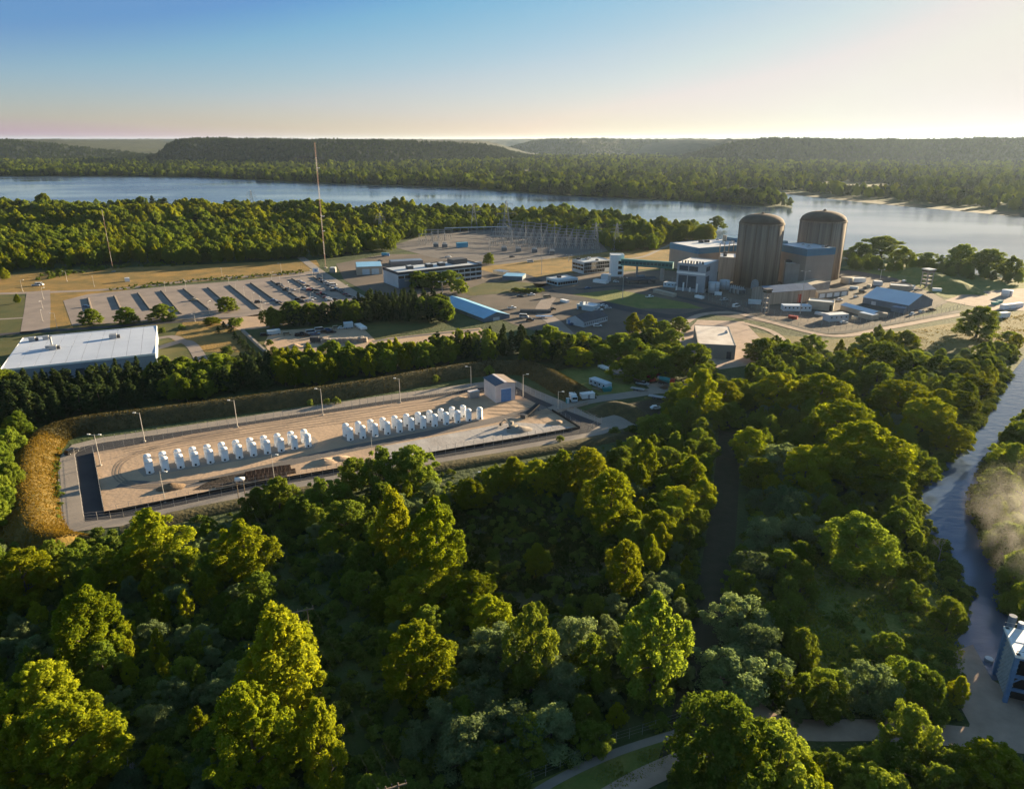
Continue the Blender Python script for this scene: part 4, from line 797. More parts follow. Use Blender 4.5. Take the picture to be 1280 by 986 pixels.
# the entry: trailers, trucks
def wheel_part(o, x, y, r=.45, w=.3, n=12):
    wm = MB().tube((x, y - w / 2, r), (x, y + w / 2, r), r, n=n).build('wheel', M_BLACK, o)
    MB().tube((x, y - w / 2 - .02, r), (x, y + w / 2 + .02, r), r * .5, n=8).build('rim', M_STEEL, wm)
CARBODY = {}
def car(label, p, rz, colr, kind='car', group=None):
    cm = mat('car_paint_' + '_'.join(f'{int(c * 100)}' for c in colr), colr, None, rough=.35, spec=.5)
    L_, W_2, hh = {'car': (4.5, .9, 1.45), 'pickup': (5.6, .98, 1.85), 'van': (5.6, 1.0, 2.3), 'suv': (4.8, .95, 1.8)}[kind]
    key = (kind, colr)
    if key in CARBODY: return dup(CARBODY[key], p, rz, label, group)
    o = thing({'car': 'parked_car', 'suv': 'parked_car', 'pickup': 'pickup_truck', 'van': 'van'}[kind], label, {'suv': 'car'}.get(kind, kind), p, rz, group)
    x0, x1 = -L_ / 2, L_ / 2
    prof = {'car': [(x0, .35), (x0, .85), (x0 + .7, .95), (x1 - 1.2, .9), (x1 - .05, .7), (x1, .35)], 'suv': [(x0, .4), (x0, 1.0), (x1 - 1.1, 1.0), (x1 - .05, .85), (x1, .4)],
            'pickup': [(x0, .5), (x0, 1.1), (x1 - 1.3, 1.1), (x1 - .05, .95), (x1, .5)], 'van': [(x0, .4), (x0, 1.2), (x1 - .5, 1.15), (x1, .9), (x1, .4)]}[kind]
    def ext(pr, y, ins=0):
        n = len(pr); vs = [(x, -y, z) for x, z in pr] + [(x, y, z) for x, z in pr]
        return MB().add(vs, [tuple(range(n)), tuple(range(2 * n - 1, n - 1, -1))] + [(i, n + i, n + (i + 1) % n, (i + 1) % n) for i in range(n)])
    ext(prof, W_2).build('body', cm, o)
    cab = {'car': [(x0 + .35, .9), (x0 + .95, hh), (x1 - 2.0, hh), (x1 - 1.15, .9)], 'suv': [(x0 + .1, 1.0), (x0 + .4, hh), (x1 - 1.9, hh), (x1 - 1.15, 1.0)],
           'pickup': [(-.5, 1.1), (-.35, hh), (x1 - 2.0, hh), (x1 - 1.35, 1.1)], 'van': [(x0 + .05, 1.2), (x0 + .1, hh), (x1 - 1.3, hh), (x1 - .5, 1.15)]}[kind]
    c = ext(cab, W_2 * .9).build('cabin', cm, o)
    gl = [(x * .97 + .01, z - .06 if z > 1.3 else z + .05) for x, z in cab]; ext(gl, W_2 * .9 + .015).build('window', M_GLASS, c)
    a0_, a1_ = cab[-2], cab[-1]; MB().slab((a1_[0] - .06, -W_2 * .75, a1_[1] + .06), (a1_[0] - .06, W_2 * .75, a1_[1] + .06), (a0_[0] + .06, W_2 * .72, a0_[1] - .06), (a0_[0] + .06, -W_2 * .72, a0_[1] - .06), .04).build('windscreen', M_GLASS, c)
    if kind == 'pickup': MB().box(x0 + .1, -.6, -W_2 + .12, W_2 - .12, 1.05, 1.12).build('load_bed', M_BLACK, o)
    for sx in (x0 + .9, x1 - .9):
        for sy in (-1, 1): wheel_part(o, sx, sy * (W_2 - .12), .34 if kind == 'car' else .4, .24)
    CARBODY[key] = o
    return o
WHT, DRK, GRY, BLU, SIL, TANC, REDC = (.75, .75, .75), (.02, .02, .025), (.18, .19, .2), (.05, .12, .25), (.45, .46, .48), (.4, .33, .22), (.35, .03, .02)
def box_trailer(name, label, A, B, ty, depth, m, cat='trailer', wins=0, roofm=None, wheels=2, group=None, doorm=None, winm=None):
    a, rz, w, d, h = frame(A, B, ty, None, depth); o = thing(name, label, cat, a, rz, group)
    z0 = .5 if wheels else .05
    MB().box(0, w, 0, d, z0, h - .12).build('body', m, o); MB().box(-.08, w + .08, -.08, d + .08, h - .12, h).build('roof', roofm or m, o)
    for k in range(wins):
        x = w * (k + .5) / wins; MB().box(x - .45, x + .45, -.04, .06, h * .5, h * .5 + .8).build('window', winm or M_GLASS, o)
    if doorm: MB().box(w * .45, w * .45 + .95, -.05, .05, z0 + .02, z0 + 2.0).build('door', doorm, o)
    for k in range(wheels):
        for y in (.1, d - .1): wheel_part(o, w * (.18 + .64 * k / max(1, wheels - 1)), y, .42, .25, 10)
    if not wheels: MB().box(.1, w - .1, .1, d - .1, 0, .05).build('skid', M_DKSTEEL, o)
    return o
M_PALEBLUE = mat('pale_blue_metal', (0.50, 0.58, 0.62), (0.42, 0.50, 0.55), 0.6, 0.6)
box_trailer('office_trailer', 'long pale office trailer with small windows beside the entry road', (736, 481), (757, 489), 472.5, 3.5, M_PALEBLUE, wins=4, doorm=M_STEEL)
o = thing('wooden_stair', 'small wooden stair deck at the long office trailer', 'stair', V(745, 489), -.5)
MB().box(-1.5, 1.5, -.8, .8, 1.1, 1.25).build('deck', M_WOOD, o)
for x in (-1.4, 1.4):
    for y in (-.7, .7): MB().tube((x, y, 0), (x, y, 2.2), .07, n=5).build('post', M_WOOD, o)
for k in range(4): MB().box(1.5 + k * .3, 1.8 + k * .3, -.8, .8, .8 - k * .25, .88 - k * .25).build('step', M_WOOD, o)
box_trailer('cargo_container', 'small white cargo container by the entry road', (727.5, 500.5), (743.5, 498.5), 493, 2.6, M_WHITE, 'container', 0, None, 0, doorm=M_STEEL)
box_trailer('cargo_trailer', 'white box trailer at the far edge of the grass plot', (747, 460), (757.5, 464.5), 456.5, 2.8, M_WHITE, 'trailer', 0, None, 2)
def toilet(label, p, rz):
    o = thing('portable_toilet', label, 'toilet', p, rz)
    MB().box(-.6, .6, -.6, .6, 0, 2.1).build('cabin', M_TEAL, o); MB().gable(-.65, .65, -.65, .65, 2.1, 2.15, 2.4).build('roof', M_PALEBLUE, o); MB().box(-.42, .42, -.63, -.58, .1, 1.95).build('door', M_PALEBLUE, o)
toilet('teal portable toilet beside the parked box truck', V(709.5, 504), .2)
def bin_(label, p, rz, s=1.0):
    o = thing('skip_bin', label, 'bin', p, rz)
    MB().add([(-1.6, -.9, 0), (1.6, -.9, 0), (1.6, .9, 0), (-1.6, .9, 0), (-2, -1.1, 1.7), (2, -1.1, 1.7), (2, 1.1, 1.7), (-2, 1.1, 1.7)], [(3, 2, 1, 0), (0, 1, 5, 4), (1, 2, 6, 5), (2, 3, 7, 6), (3, 0, 4, 7)]).build('tub', M_TEAL, o)
    MB().box(-2.05, 2.05, -1.15, 1.15, 1.7, 1.8).build('lid', M_TEAL, o)
bin_('teal skip bin at the end of the long office trailer', V(758.5, 489), .2)
def truck(label, p, rz, cabm, bodym, drum=False, L_=7.0):
    o = thing('truck', label, 'truck', p, rz)
    c = MB().box(L_ / 2 - 1.9, L_ / 2, -1.15, 1.15, .6, 2.7).build('cab', cabm, o); MB().box(L_ / 2 - .6, L_ / 2 + .03, -1.0, 1.0, 1.7, 2.5).build('windscreen', M_GLASS, c)
    MB().box(-L_ / 2, L_ / 2 - .3, -.5, .5, .5, .85).build('chassis', M_DKSTEEL, o)
    if drum:
        MB().tube((-L_ / 2 + .2, 0, 2.7), (L_ / 2 - 2.3, 0, 1.9), .8, 1.25, 14).build('drum', bodym, o, True); MB().tube((-L_ / 2 + .2, 0, 2.7), (-L_ / 2 - .5, 0, 3.1), .8, .45, 10).build('hopper', M_STEEL, o)
    else: MB().box(-L_ / 2, L_ / 2 - 2.0, -1.2, 1.2, .9, 3.1).build('box_body', bodym, o)
    for x in (-L_ / 2 + .8, -L_ / 2 + 2.0, L_ / 2 - 1.0):
        for y in (-.95, .95): wheel_part(o, x, y, .5, .35)
    return o
truck('concrete mixer truck with a teal drum and red cab on the turning place', V(833, 480.5), -.35, M_RED, M_TEAL, True)
truck('pale box truck parked facing the cask yard beside the toilet', V(716.5, 501.5), -1.4, M_PALEBLUE, M_WHITE, False, 5.0)
digger('rusty red digger parked beside the curved lane', V(815, 478), .4, M_RED)
digger('second rusty red digger nearer the trees on the curved lane', V(808, 473), 2.5, M_RED, .8)
car('silver pickup on the grass below the red diggers', V(803, 481), -.5, SIL, 'pickup')
car('white car parked on the rough brown ground', V(820, 511), .2, WHT)
def flatbed(label, p, rz, m, L_=8):
    o = thing('flatbed_trailer', label, 'trailer', p, rz)
    MB().box(-L_ / 2, L_ / 2, -1.2, 1.2, .8, 1.0).build('deck', m, o); MB().tube((L_ / 2, 0, .7), (L_ / 2 + 1.4, 0, .6), .1, n=6).build('drawbar', M_DKSTEEL, o)
    for x in (-1.2, 0): 
        for y in (-1, 1): wheel_part(o, x, y, .4, .3, 10)
flatbed('blue grey flatbed trailer on the grass plot behind the office trailer', V(774, 471), -.6, M_SLATE, 9)
flatbed('pale flatbed trailer on the grass nearest the entry road', V(797, 488), -.5, M_STEEL, 6)
flatbed('pale flatbed trailer across the entry road on rough ground', V(821, 498), -.45, M_STEEL, 7)
for i, (px, py, cl, rz_) in enumerate([(798, 470, TANC, .3), (804, 469.5, WHT, .5)]): car(['tan pickup at the lane bend beside the trees', 'white pickup at the lane bend beside the trees'][i], V(px, py), rz_, cl, 'pickup')
car('small dark car at the pale end of the cask yard road', V(91, 566), 1.2, DRK, 'suv')

# ---------------------------------------------------------------- the plant
M_SHELL = mat('stained_shell', (0.15, 0.113, 0.088), (0.29, 0.235, 0.187), 0.35, 0.9, 0.0, detail=6, c3=(0.21, 0.162, 0.126), stretch=(1, 1, 0.035))
M_DOME = mat('dome_concrete', (0.10, 0.07, 0.052), (0.15, 0.11, 0.082), 0.15, 0.9, 0.05, 1.0)
M_BEIGE = mat('beige_siding', (0.29, 0.26, 0.235), (0.23, 0.205, 0.19), 0.05, 0.75)
M_BLUEBAND = mat('blue_band', (0.07, 0.19, 0.31), (0.055, 0.155, 0.26), 0.1, 0.6)
M_ROOFW = mat('white_roof', (0.66, 0.66, 0.66), (0.52, 0.53, 0.55), 0.07, 0.6, detail=8)
M_ROOFB = mat('blue_metal_roof', (0.24, 0.47, 0.66), (0.20, 0.40, 0.58), 0.12, 0.35)
M_ROOFPB = mat('pale_blue_roof', (0.60, 0.66, 0.74), (0.52, 0.58, 0.67), 0.1, 0.4)
M_ROOFGB = mat('grey_blue_roof', (0.15, 0.20, 0.28), (0.12, 0.16, 0.23), 0.1, 0.5)
M_ROOFDK = mat('dark_roof', (0.05, 0.052, 0.06), (0.075, 0.075, 0.085), 0.15, 0.7)
M_BANDL = mat('pale_cladding', (0.50, 0.53, 0.56), (0.42, 0.45, 0.48), 0.1, 0.6)
M_GREYWALL = mat('blue_grey_wall', (0.16, 0.19, 0.23), (0.12, 0.145, 0.18), 0.12, 0.75)
M_RIB = mat('ribbed_concrete', (0.40, 0.34, 0.28), (0.24, 0.205, 0.175), 0.6, 0.9, stretch=(1, 1, .05))
M_TEALW = mat('teal_cladding', (0.03, 0.17, 0.17), (0.025, 0.13, 0.135), 0.3, 0.5)
M_LOUVRE = mat('louvre_grey', (0.075, 0.09, 0.11), (0.05, 0.06, 0.075), 0.5, 0.6)
rnd = random.Random(3)

def reactor(label, base, Rr, spring_row, top_row):
    p = V(*base); p.y += Rr * .98; bx, by, _ = proj(p)
    hs = hgt(bx, by, spring_row); ht = hgt(bx, by, top_row)
    o = thing('reactor_building', label, 'reactor building', p)
    MB().lathe([(Rr, 0), (Rr, hs)], 72).build('wall', M_SHELL, o, True)
    MB().lathe([(Rr + .25, hs), (Rr + .25, hs + .9), (Rr - .3, hs + .95)], 72).build('rim', M_SHELL, o)
    MB().lathe([(Rr - .35, hs + .9)] + [((Rr - .35) * math.cos(a) ** .9, hs + .9 + (ht - hs - .9) * math.sin(a)) for a in [k * math.pi / 2 / 9 for k in range(1, 9)]] + [(.05, ht)], 72).build('dome', M_DOME, o, True)
    MB().lathe([(1.2, ht - .4), (1.2, ht + .5), (.5, ht + 1.1)], 14).build('vent_cap', M_DOME, o)
    for k in range(12):
        a = 2 * math.pi * k / 12; MB().tube((Rr * math.cos(a), Rr * math.sin(a), 0), (Rr * math.cos(a), Rr * math.sin(a), hs), .22, n=5).build('drain_pipe', M_DOME, o)
    a = -1.9; c = Vector((math.cos(a), math.sin(a), 0)); s = Vector((-c.y, c.x, 0)); mb = MB(); pr = [(-2.6, 0), (2.6, 0), (2.6, 4), (1.8, 6), (0, 6.8), (-1.8, 6), (-2.6, 4)]
    vs = [c * (Rr - 1) + s * u + Vector((0, 0, z)) for u, z in pr] + [c * (Rr + 1.4) + s * u + Vector((0, 0, z)) for u, z in pr]
    mb.add(vs, [tuple(range(6, -1, -1)), tuple(range(7, 14))] + [(i, (i + 1) % 7, 7 + (i + 1) % 7, 7 + i) for i in range(7)]).build('hatch', M_STEEL, o)
    return o
reactor('nearer brown concrete reactor dome beside the blue banded turbine hall', (952, 361), 15.5, 280, 267)
reactor('farther brown concrete reactor dome on the river side with one sunlit edge', (1030, 351), 16.6, 276.5, 263.5)

def block(name, label, A, B, ty, Cp=None, depth=None, wall=None, roof=None, cat='building', band=None, units=0, wins=(), doors=(), eave=.25, parapet=.5, group=None, swins=(), winm=None):
    """box building. wins: rows on the near face (z0, z1, n, x0, x1) in fractions; swins the same on the farther visible side face (+x)"""
    a, rz, w, d, h = frame(A, B, ty, Cp, depth); o = thing(name, label, cat, a, rz, group); wall = wall or M_BEIGE
    MB().box(0, w, 0, d, 0, h).build('wall', wall, o)
    MB().box(.3, w - .3, .3, d - .3, h, h + .12).build('roof', roof or M_ROOFW, o)
    if parapet:
        mb = MB(); p = parapet
        mb.box(-.12, w + .12, -.12, .3, h - .3, h + p).box(-.12, w + .12, d - .3, d + .12, h - .3, h + p).box(-.12, .3, .3, d - .3, h - .3, h + p).box(w - .3, w + .12, .3, d - .3, h - .3, h + p)
        mb.build('parapet', band[0] if band else wall, o)
    if band:
        z = h - band[1]; mb = MB().box(-.2, w + .2, -.2, 0, z, h - .32).box(-.2, w + .2, d, d + .2, z, h - .32).box(-.2, 0, 0, d, z, h - .32).box(w, w + .2, 0, d, z, h - .32); mb.build('band', band[0], o)
    for k in range(units):
        x, y = rnd.uniform(.08, .88) * w, rnd.uniform(.15, .85) * d; s = rnd.uniform(.6, 1.6)
        u = MB().box(x - s, x + s, y - s, y + s, h + .12, h + .4 + s).build('roof_unit', rnd.choice([M_STEEL, M_DKSTEEL, M_BANDL]), o)
        MB().tube((x, y, h + .4 + s), (x, y, h + .7 + s), s * .5, n=10).build('fan', M_DKSTEEL, u)
    for z0, z1, n, x0, x1 in wins:
        for k in range(n):
            ww = (x1 - x0) * w / n; xa = x0 * w + ww * k
            MB().box(xa + ww * .05, xa + ww * .95, -.06, .05, z0 * h, z1 * h).build('window', winm or M_GLASS, o)
    for z0, z1, n, y0, y1 in swins:
        for k in range(n):
            ww = (y1 - y0) * d / n; ya = y0 * d + ww * k
            MB().box(w - .05, w + .06, ya + ww * .05, ya + ww * .95, z0 * h, z1 * h).build('window', winm or M_GLASS, o)
    for x0, x1, z1, m in doors: door(o, x0 * w, x1 * w, z1 * h, m)
    o['dims'] = (w, d, h); return o
def shed(name, label, A, B, ty, Cp=None, depth=None, ridge=2.5, axis='y', wall=None, roof=None, cat='building', doors=(), wins=0, ribs=0, group=None, panels=1):
    a, rz, w, d, h = frame(A, B, ty, Cp, depth); o = thing(name, label, cat, a, rz, group); wall = wall or M_BEIGE; e, zr, t = .3, h + ridge, .12
    MB().gable(0, w, 0, d, 0, h, zr, axis).build('wall', wall, o)
    for k in range(panels):                                          # roof plates, both slopes
        if axis == 'y':
            ya, yb = -e + (d + 2 * e) * k / panels + .03, -e + (d + 2 * e) * (k + 1) / panels - .03
            MB().slab((-e, ya, h), (w / 2, ya, zr), (w / 2, yb, zr), (-e, yb, h), t).build('roof_panel', roof, o)
            MB().slab((w / 2, ya, zr), (w + e, ya, h), (w + e, yb, h), (w / 2, yb, zr), t).build('roof_panel', roof, o)
        else:
            xa, xb = -e + (w + 2 * e) * k / panels + .03, -e + (w + 2 * e) * (k + 1) / panels - .03
            MB().slab((xa, -e, h), (xb, -e, h), (xb, d / 2, zr), (xa, d / 2, zr), t).build('roof_panel', roof, o)
            MB().slab((xa, d / 2, zr), (xb, d / 2, zr), (xb, d + e, h), (xa, d + e, h), t).build('roof_panel', roof, o)
    for k in range(ribs): MB().box(w * (k + .5) / ribs - .18, w * (k + .5) / ribs + .18, -.14, -.01, 0, h - .05).build('rib', wall, o)
    for k in range(wins):
        if axis == 'y': MB().box(w - .05, w + .06, d * (k + .3) / wins, d * (k + .7) / wins, h * .35, h * .75).build('window', M_GLASS, o)
        else: MB().box(w * (k + .3) / wins, w * (k + .7) / wins, -.06, .05, h * .35, h * .75).build('window', M_GLASS, o)
    for x0, x1, z1, m in doors: door(o, x0 * w, x1 * w, z1 * h, m)
    return o

tb = block('turbine_hall', 'huge beige hall with a blue top band behind the nearer dome', (835.5, 333.5), (871, 342), 304, None, 95, M_BEIGE, M_ROOFW, band=(M_BLUEBAND, 4.2), units=16, doors=[(.55, .68, .2, M_BANDL)])
w, d, h = tb['dims']
for k in range(5): MB().tube((w + .5, d * (.22 + .05 * k), 0), (w + .5, d * (.22 + .05 * k), h + 3), .35, n=8).build('duct', M_TAN, tb)
for x, y in ((.3, .5), (.36, .5), (.5, .62)): MB().tube((w * x, d * y, h), (w * x, d * y, h + 5), .9, n=10).build('stack', M_TAN, tb)
MB().box(w * .15, w * .6, d * .55, d * .8, h + .12, h + 3.2).build('penthouse', M_BLUEBAND, tb)
block('auxiliary_building', 'grey block with a blue top band standing between the two domes', (1003, 359.5), (1037.5, 356.5), 312.5, None, 30, M_BEIGE, M_ROOFPB, band=(M_BLUEBAND, 4.5), units=5, doors=[(.4, .55, .12, M_DKSTEEL)])
block('link_block', 'lower grey block with roof vents beside the nearer dome', (979, 357), (1001, 358), 330, None, 14, M_CONC, M_BANDL, units=3)
ld = block('diesel_building', 'pale blue grey block with large dark louvres in front of the turbine hall', (844.5, 362.5), (879.5, 366.5), 329, None, 27, mat('block_grey', (0.36, 0.38, 0.41), (0.29, 0.31, 0.34), .1, .7), M_ROOFW, units=0,
      wins=[(.12, .58, 2, .05, .72), (.76, .93, 2, .06, .75)], swins=[(.12, .58, 1, .04, .34), (.76, .93, 2, .04, .34)], winm=M_LOUVRE)
w, d, h = ld['dims']
for k in range(8): MB().box(w * (.1 + .1 * k), w * (.1 + .1 * k) + 1.1, d * .1, d * .1 + 1.1, h + .12, h + 1.9).build('roof_fan', M_DKSTEEL if k % 2 else M_STEEL, ld)
for k in range(4): MB().box(w * (.02 + .24 * k), w * (.02 + .24 * k) + .8, -1.4, -.1, 0, h * .16 * (1 + k % 2)).build('intake_box', M_WHITE, ld)
MB().box(-.15, w + .15, -.15, -.07, h * .64, h * .72).build('string_course', M_WHITE, ld)
block('fuel_block', 'brown concrete block with a white roof against the nearer dome', (897, 351), (917, 352), 322, None, 22, M_RIB, M_ROOFW, units=2)
def tank(name, label, c, r, ty, m, group=None, legs=False):
    p = V(*c); h = hgt(c[0], c[1], ty); o = thing(name, label, 'tank', p, 0, group)
    MB().lathe([(r, 0), (r, h * .93)], 32).build('shell', m, o, True); MB().lathe([(r + .06, h * .93), (r * .6, h * .98), (.1, h)], 32).build('roof', m, o)
    for k in range(3): MB().lathe([(r + .05, h * (.2 + .25 * k)), (r + .05, h * (.2 + .25 * k) + .15)], 32).build('ring', M_STEEL, o)
    MB().box(-.3, .3, -r - .25, -r + .05, 0, h * .95).build('ladder', M_STEEL, o)
    return o
tank('storage_tank', 'larger pale storage tank beside the louvred block', (891.5, 365.5), 3.9, 352, M_BANDL, 'pale tanks by the louvred block')
tank('storage_tank', 'smaller pale storage tank tucked nearer the dome', (905, 361.5), 3.6, 349.5, M_BANDL, 'pale tanks by the louvred block')
tank('storage_tank', 'squat white tank on the bare dirt near the river bank', (1258, 370), 3.2, 362, M_WHITE)
tank('storage_tank', 'squat rusty brown tank at the foot of the farther dome', (1058, 354), 4.2, 346, M_TAN)
shed('maintenance_building', 'long low ribbed building with a grey blue roof below the nearer dome', (960.6, 381), (1018, 376.5), 366, (937.5, 359.5), None, 2.6, 'x', M_RIB, M_ROOFGB, ribs=18, doors=[(.62, .7, .7, M_RED)], panels=6)
block('annex', 'brown flat roofed annex at the end of the ribbed building', (1003, 370), (1036, 363), 359, None, 12, M_CONC, M_TAN)
box_trailer('site_office', 'white and blue site office in front of the ribbed building', (979, 389), (1014, 389.5), 382, 6, M_PALEBLUE, 'site office', 7, M_ROOFPB, 0)
block('store', 'beige flat roofed store with a dark doorway below the ribbed building', (1009, 386), (1041, 389), 376.5, None, 9, M_TAN, M_BANDL, doors=[(.85, .95, .75, M_BLACK)])
shed('long_shed', 'long pale blue roofed shed beside the beige store', (1050, 387), (1090, 398), 381.5, None, 8, 1.2, 'x', M_TAN, M_ROOFPB, panels=5)
block('lean_to', 'small pale blue roofed lean-to in front of the long shed', (1072, 396.5), (1090, 400.5), 390.5, None, 6, M_TAN, M_ROOFPB, parapet=0)
box_trailer('site_office', 'grey white site office nearest the fence corner', (1036, 402.5), (1060, 401), 394, 6, M_BANDL, 'site office', 4, M_ROOFW, 0)
a_, b_ = V(1134.5, 389.5), V(1178, 384); mx_, my_, _ = proj((a_ + b_) / 2); hr_ = hgt(mx_, my_, 369) - hgt(1134.5, 389.5, 382)
shed('warehouse', 'big grey warehouse with a sky blue pitched roof near the fence', (1078, 378.8), (1134.5, 389.5), 371.6, (1178, 377), None, max(3, hr_), 'x', M_GREYWALL, M_ROOFPB, panels=7, doors=[(.2, .3, .6, M_BANDL), (.86, .97, .7, M_TAN)])
block('store', 'low white roofed store behind the sky blue roofed warehouse', (1112, 362), (1139, 364), 357, None, 9, M_TAN, M_ROOFW)
box_trailer('site_office', 'white trailer office at the foot of the farther dome', (1067, 353), (1082, 353), 348, 5, M_WHITE, 'site office', 0, M_ROOFW, 0)
for i, (A, B, ty) in enumerate([((1255, 387), (1262, 386), 381.5), ((1263.5, 386), (1270, 385.2), 380.5), ((1271.5, 385), (1279, 384), 379.5)]):
    box_trailer('cargo_container', f'white container on the dirt by the river bank, {nth(i)} from the left of its row', A, B, ty, 3, M_WHITE, 'container', 0, None, 0, 'white containers by the river bank')
box_trailer('cargo_trailer', 'white trailer parked behind the lone shade tree', (1251, 398.5), (1262, 397.5), 391.5, 3, M_WHITE, 'trailer', 0, None, 2)
for i, (px, py) in enumerate([(1243, 381), (1249, 379)]): bin_(f'teal bin on the dirt near the white containers, {"nearer" if i == 0 else "farther"} one', V(px, py), .3 * i)
def guardtower(label, base, ty, s=2.4, top=None):
    p = V(*base); h = hgt(base[0], base[1], ty); o = thing('guard_tower', label, 'guard tower', p, .3); top = top or M_BANDL
    for x in (-s, s):
        for y in (-s, s): MB().tube((x, y, 0), (x, y, h * .8), .35, n=6).build('leg', M_CONC, o)
    for k in range(3): MB().box(-s, s, -s, s, h * (.2 + .2 * k), h * (.2 + .2 * k) + .35).build('landing', M_CONC, o)
    for k in range(4): MB().slab((-s * .8, -s * .7 + .0, h * .2 * k), (s * .8, -s * .7, h * .2 * (k + 1)), (s * .8, -s * .2, h * .2 * (k + 1)), (-s * .8, -s * .2, h * .2 * k), .15).build('stair', M_STEEL, o)
    c = MB().box(-s - .5, s + .5, -s - .5, s + .5, h * .8, h * .95).build('cab', M_CONC, o); MB().box(-s - .55, s + .55, -s - .55, s + .55, h * .85, h * .92).build('window', M_GLASS, c)
    MB().box(-s - .9, s + .9, -s - .9, s + .9, h * .95, h).build('roof', top, o)
guardtower('tall concrete guard tower behind the sky blue roofed warehouse', (1157, 359), 336)
guardtower('dark topped guard tower in front of the ribbed building', (956, 391), 361, 1.3, M_DKSTEEL)

shed('garage_row', 'low dark roofed garage row with four white doors below the farther dome', (1022, 373), (1060, 369), 366.5, None, 6, 1.0, 'x', M_CONC, M_ROOFDK, doors=[(.05, .22, .8, M_WHITE), (.29, .46, .8, M_WHITE), (.53, .70, .8, M_WHITE), (.77, .94, .8, M_WHITE)])
box_trailer('cargo_container', 'teal white container beside the dark topped guard tower', (935, 380), (951, 381), 375, 3, M_PALEBLUE, 'container', 0, None, 0)
box_trailer('cargo_container', 'white tank container below the two pale tanks', (893, 369), (902, 369.5), 365.5, 2.6, M_WHITE, 'container', 0, None, 0)
block('store', 'blue grey lean-to against the sky blue roofed warehouse', (1113, 389.5), (1130, 392), 383.5, None, 5, M_GREYWALL, M_ROOFGB, parapet=0)
block('store', 'small brown box store at the fence below the warehouse', (1094, 396), (1108, 397.5), 391, None, 4, M_TAN, M_RIB, parapet=0)
block('store', 'small white box store behind the sky blue roofed warehouse', (1092, 357), (1103, 357.5), 352, None, 5, M_BANDL, M_ROOFW, parapet=0)
block('store', 'tiny brown store near the squat rusty tank', (1083, 360), (1088, 360.5), 356, None, 4, M_TAN, M_TAN, parapet=0)
block('store', 'small grey store at the warehouse gable corner', (1133, 362), (1141, 363), 357, None, 5, M_BANDL, M_BANDL, parapet=0)
box_trailer('site_office', 'low white tent like cabin by the admin block steps', (741, 353), (757, 355), 349.5, 5, M_WHITE, 'site office', 0, M_ROOFW, 0)
block('stair_hall', 'small grey stair hall in front of the dark glass block', (751, 352), (760, 353), 343, None, 5, M_BANDL, M_BANDL, parapet=0)
for i, (A, B, ty, lab, m) in enumerate([((985, 398), (996, 399.5), 394.5, 'rusty brown container at the fence below the white blue office', M_RED), ((1064, 399), (1071, 400), 395.5, 'small tan container beside the fence corner office', M_TAN), ((1018, 393), (1030, 395), 390, 'grey container in front of the beige store', M_BANDL), ((868, 372), (877, 374), 369, 'small white container beside the louvred block', M_WHITE), ((1062, 361), (1072, 362), 358, 'pale container row end by the squat rusty tank', M_PALEBLUE), ((1166, 364), (1177, 364.5), 360.5, 'white covered pile beside the tall guard tower', M_WHITE), ((700, 377), (708, 379), 374, 'white container on the side road bend', M_WHITE), ((590, 331), (602, 331), 328, 'small pale container behind the banded office', M_BANDL)]):
    box_trailer('cargo_container', lab, A, B, ty, 2.6, m, 'container', 0, None, 0)
for i, (px, py, cl, kd, lab) in enumerate([(1048, 376, WHT, 'pickup', 'white pickup in front of the garage row'), (1070, 372, SIL, 'car', 'silver car right of the garage row'), (1078, 366, DRK, 'suv', 'dark car behind the garage row'), (920, 384, WHT, 'van', 'white van on the plant road by the ribbed building'), (905, 376, SIL, 'pickup', 'silver pickup below the two pale tanks'), (1046, 398, DRK, 'suv', 'dark car behind the fence corner office'), (1140, 394, WHT, 'pickup', 'white pickup at the warehouse wall'), (1152, 391, SIL, 'suv', 'silver car at the warehouse wall'), (770, 353, WHT, 'car', 'white car under the white stair tower'), (735, 361, BLU, 'car', 'blue car beside the flat roofed gatehouse'), (812, 372, WHT, 'pickup', 'white pickup behind the long beige container'), (690, 388, DRK, 'pickup', 'dark pickup on the side road'), (640, 386, WHT, 'pickup', 'white pickup left of the dark pipe stack'), (655, 397, SIL, 'van', 'silver van below the dark pipe stack'), (663, 401, DRK, 'suv', 'dark car at the tree edge below the pipe stack'), (560, 322, WHT, 'pickup', 'white pickup at the switchyard edge'), (640, 322, DRK, 'suv', 'dark car in the switchyard'), (1130, 352, WHT, 'car', 'white car beside the tall guard tower')]):
    car(lab, V(px, py), rnd.uniform(-.5, .8), cl, kd)
# offices and sheds to the left of the plant
of = block('office_building', 'long banded three storey office block behind a clump of trees', (498.4, 360.5), (602, 348.5), 342, (484.4, 334.7), None, M_BANDL, M_BANDL, units=0, parapet=.8, band=(M_ROOFDK, 1.0),
      wins=[(.62, .82, 14, .0, 1.0), (.30, .50, 14, .0, 1.0), (.02, .16, 10, .3, 1.0)])
w, d, h = of['dims']
MB().box(-.1, w * .2, -.1, -.02, .0, h * .6).build('wall_panel', M_GREYWALL, of)
MB().box(w * .07, w * .13, -.16, -.08, h * .42, h * .52).build('sign_plate', M_TAN, of)
for x, s in ((.22, 2.2), (.45, 2.4), (.60, 2.4)):
    u = MB().box(w * x - s, w * x + s, d * .4, d * .4 + 2 * s, h + .12, h + 2.2).build('roof_unit', M_DKSTEEL, of); MB().box(w * x - s * .8, w * x + s * .8, d * .4 + .4, d * .4 + 2 * s - .4, h + 2.2, h + 2.6).build('cover', M_BANDL, u)
MB().box(w * .74, w * .92, d * .45, d * .8, h + .12, h + 3.6).build('penthouse', M_DKSTEEL, of)
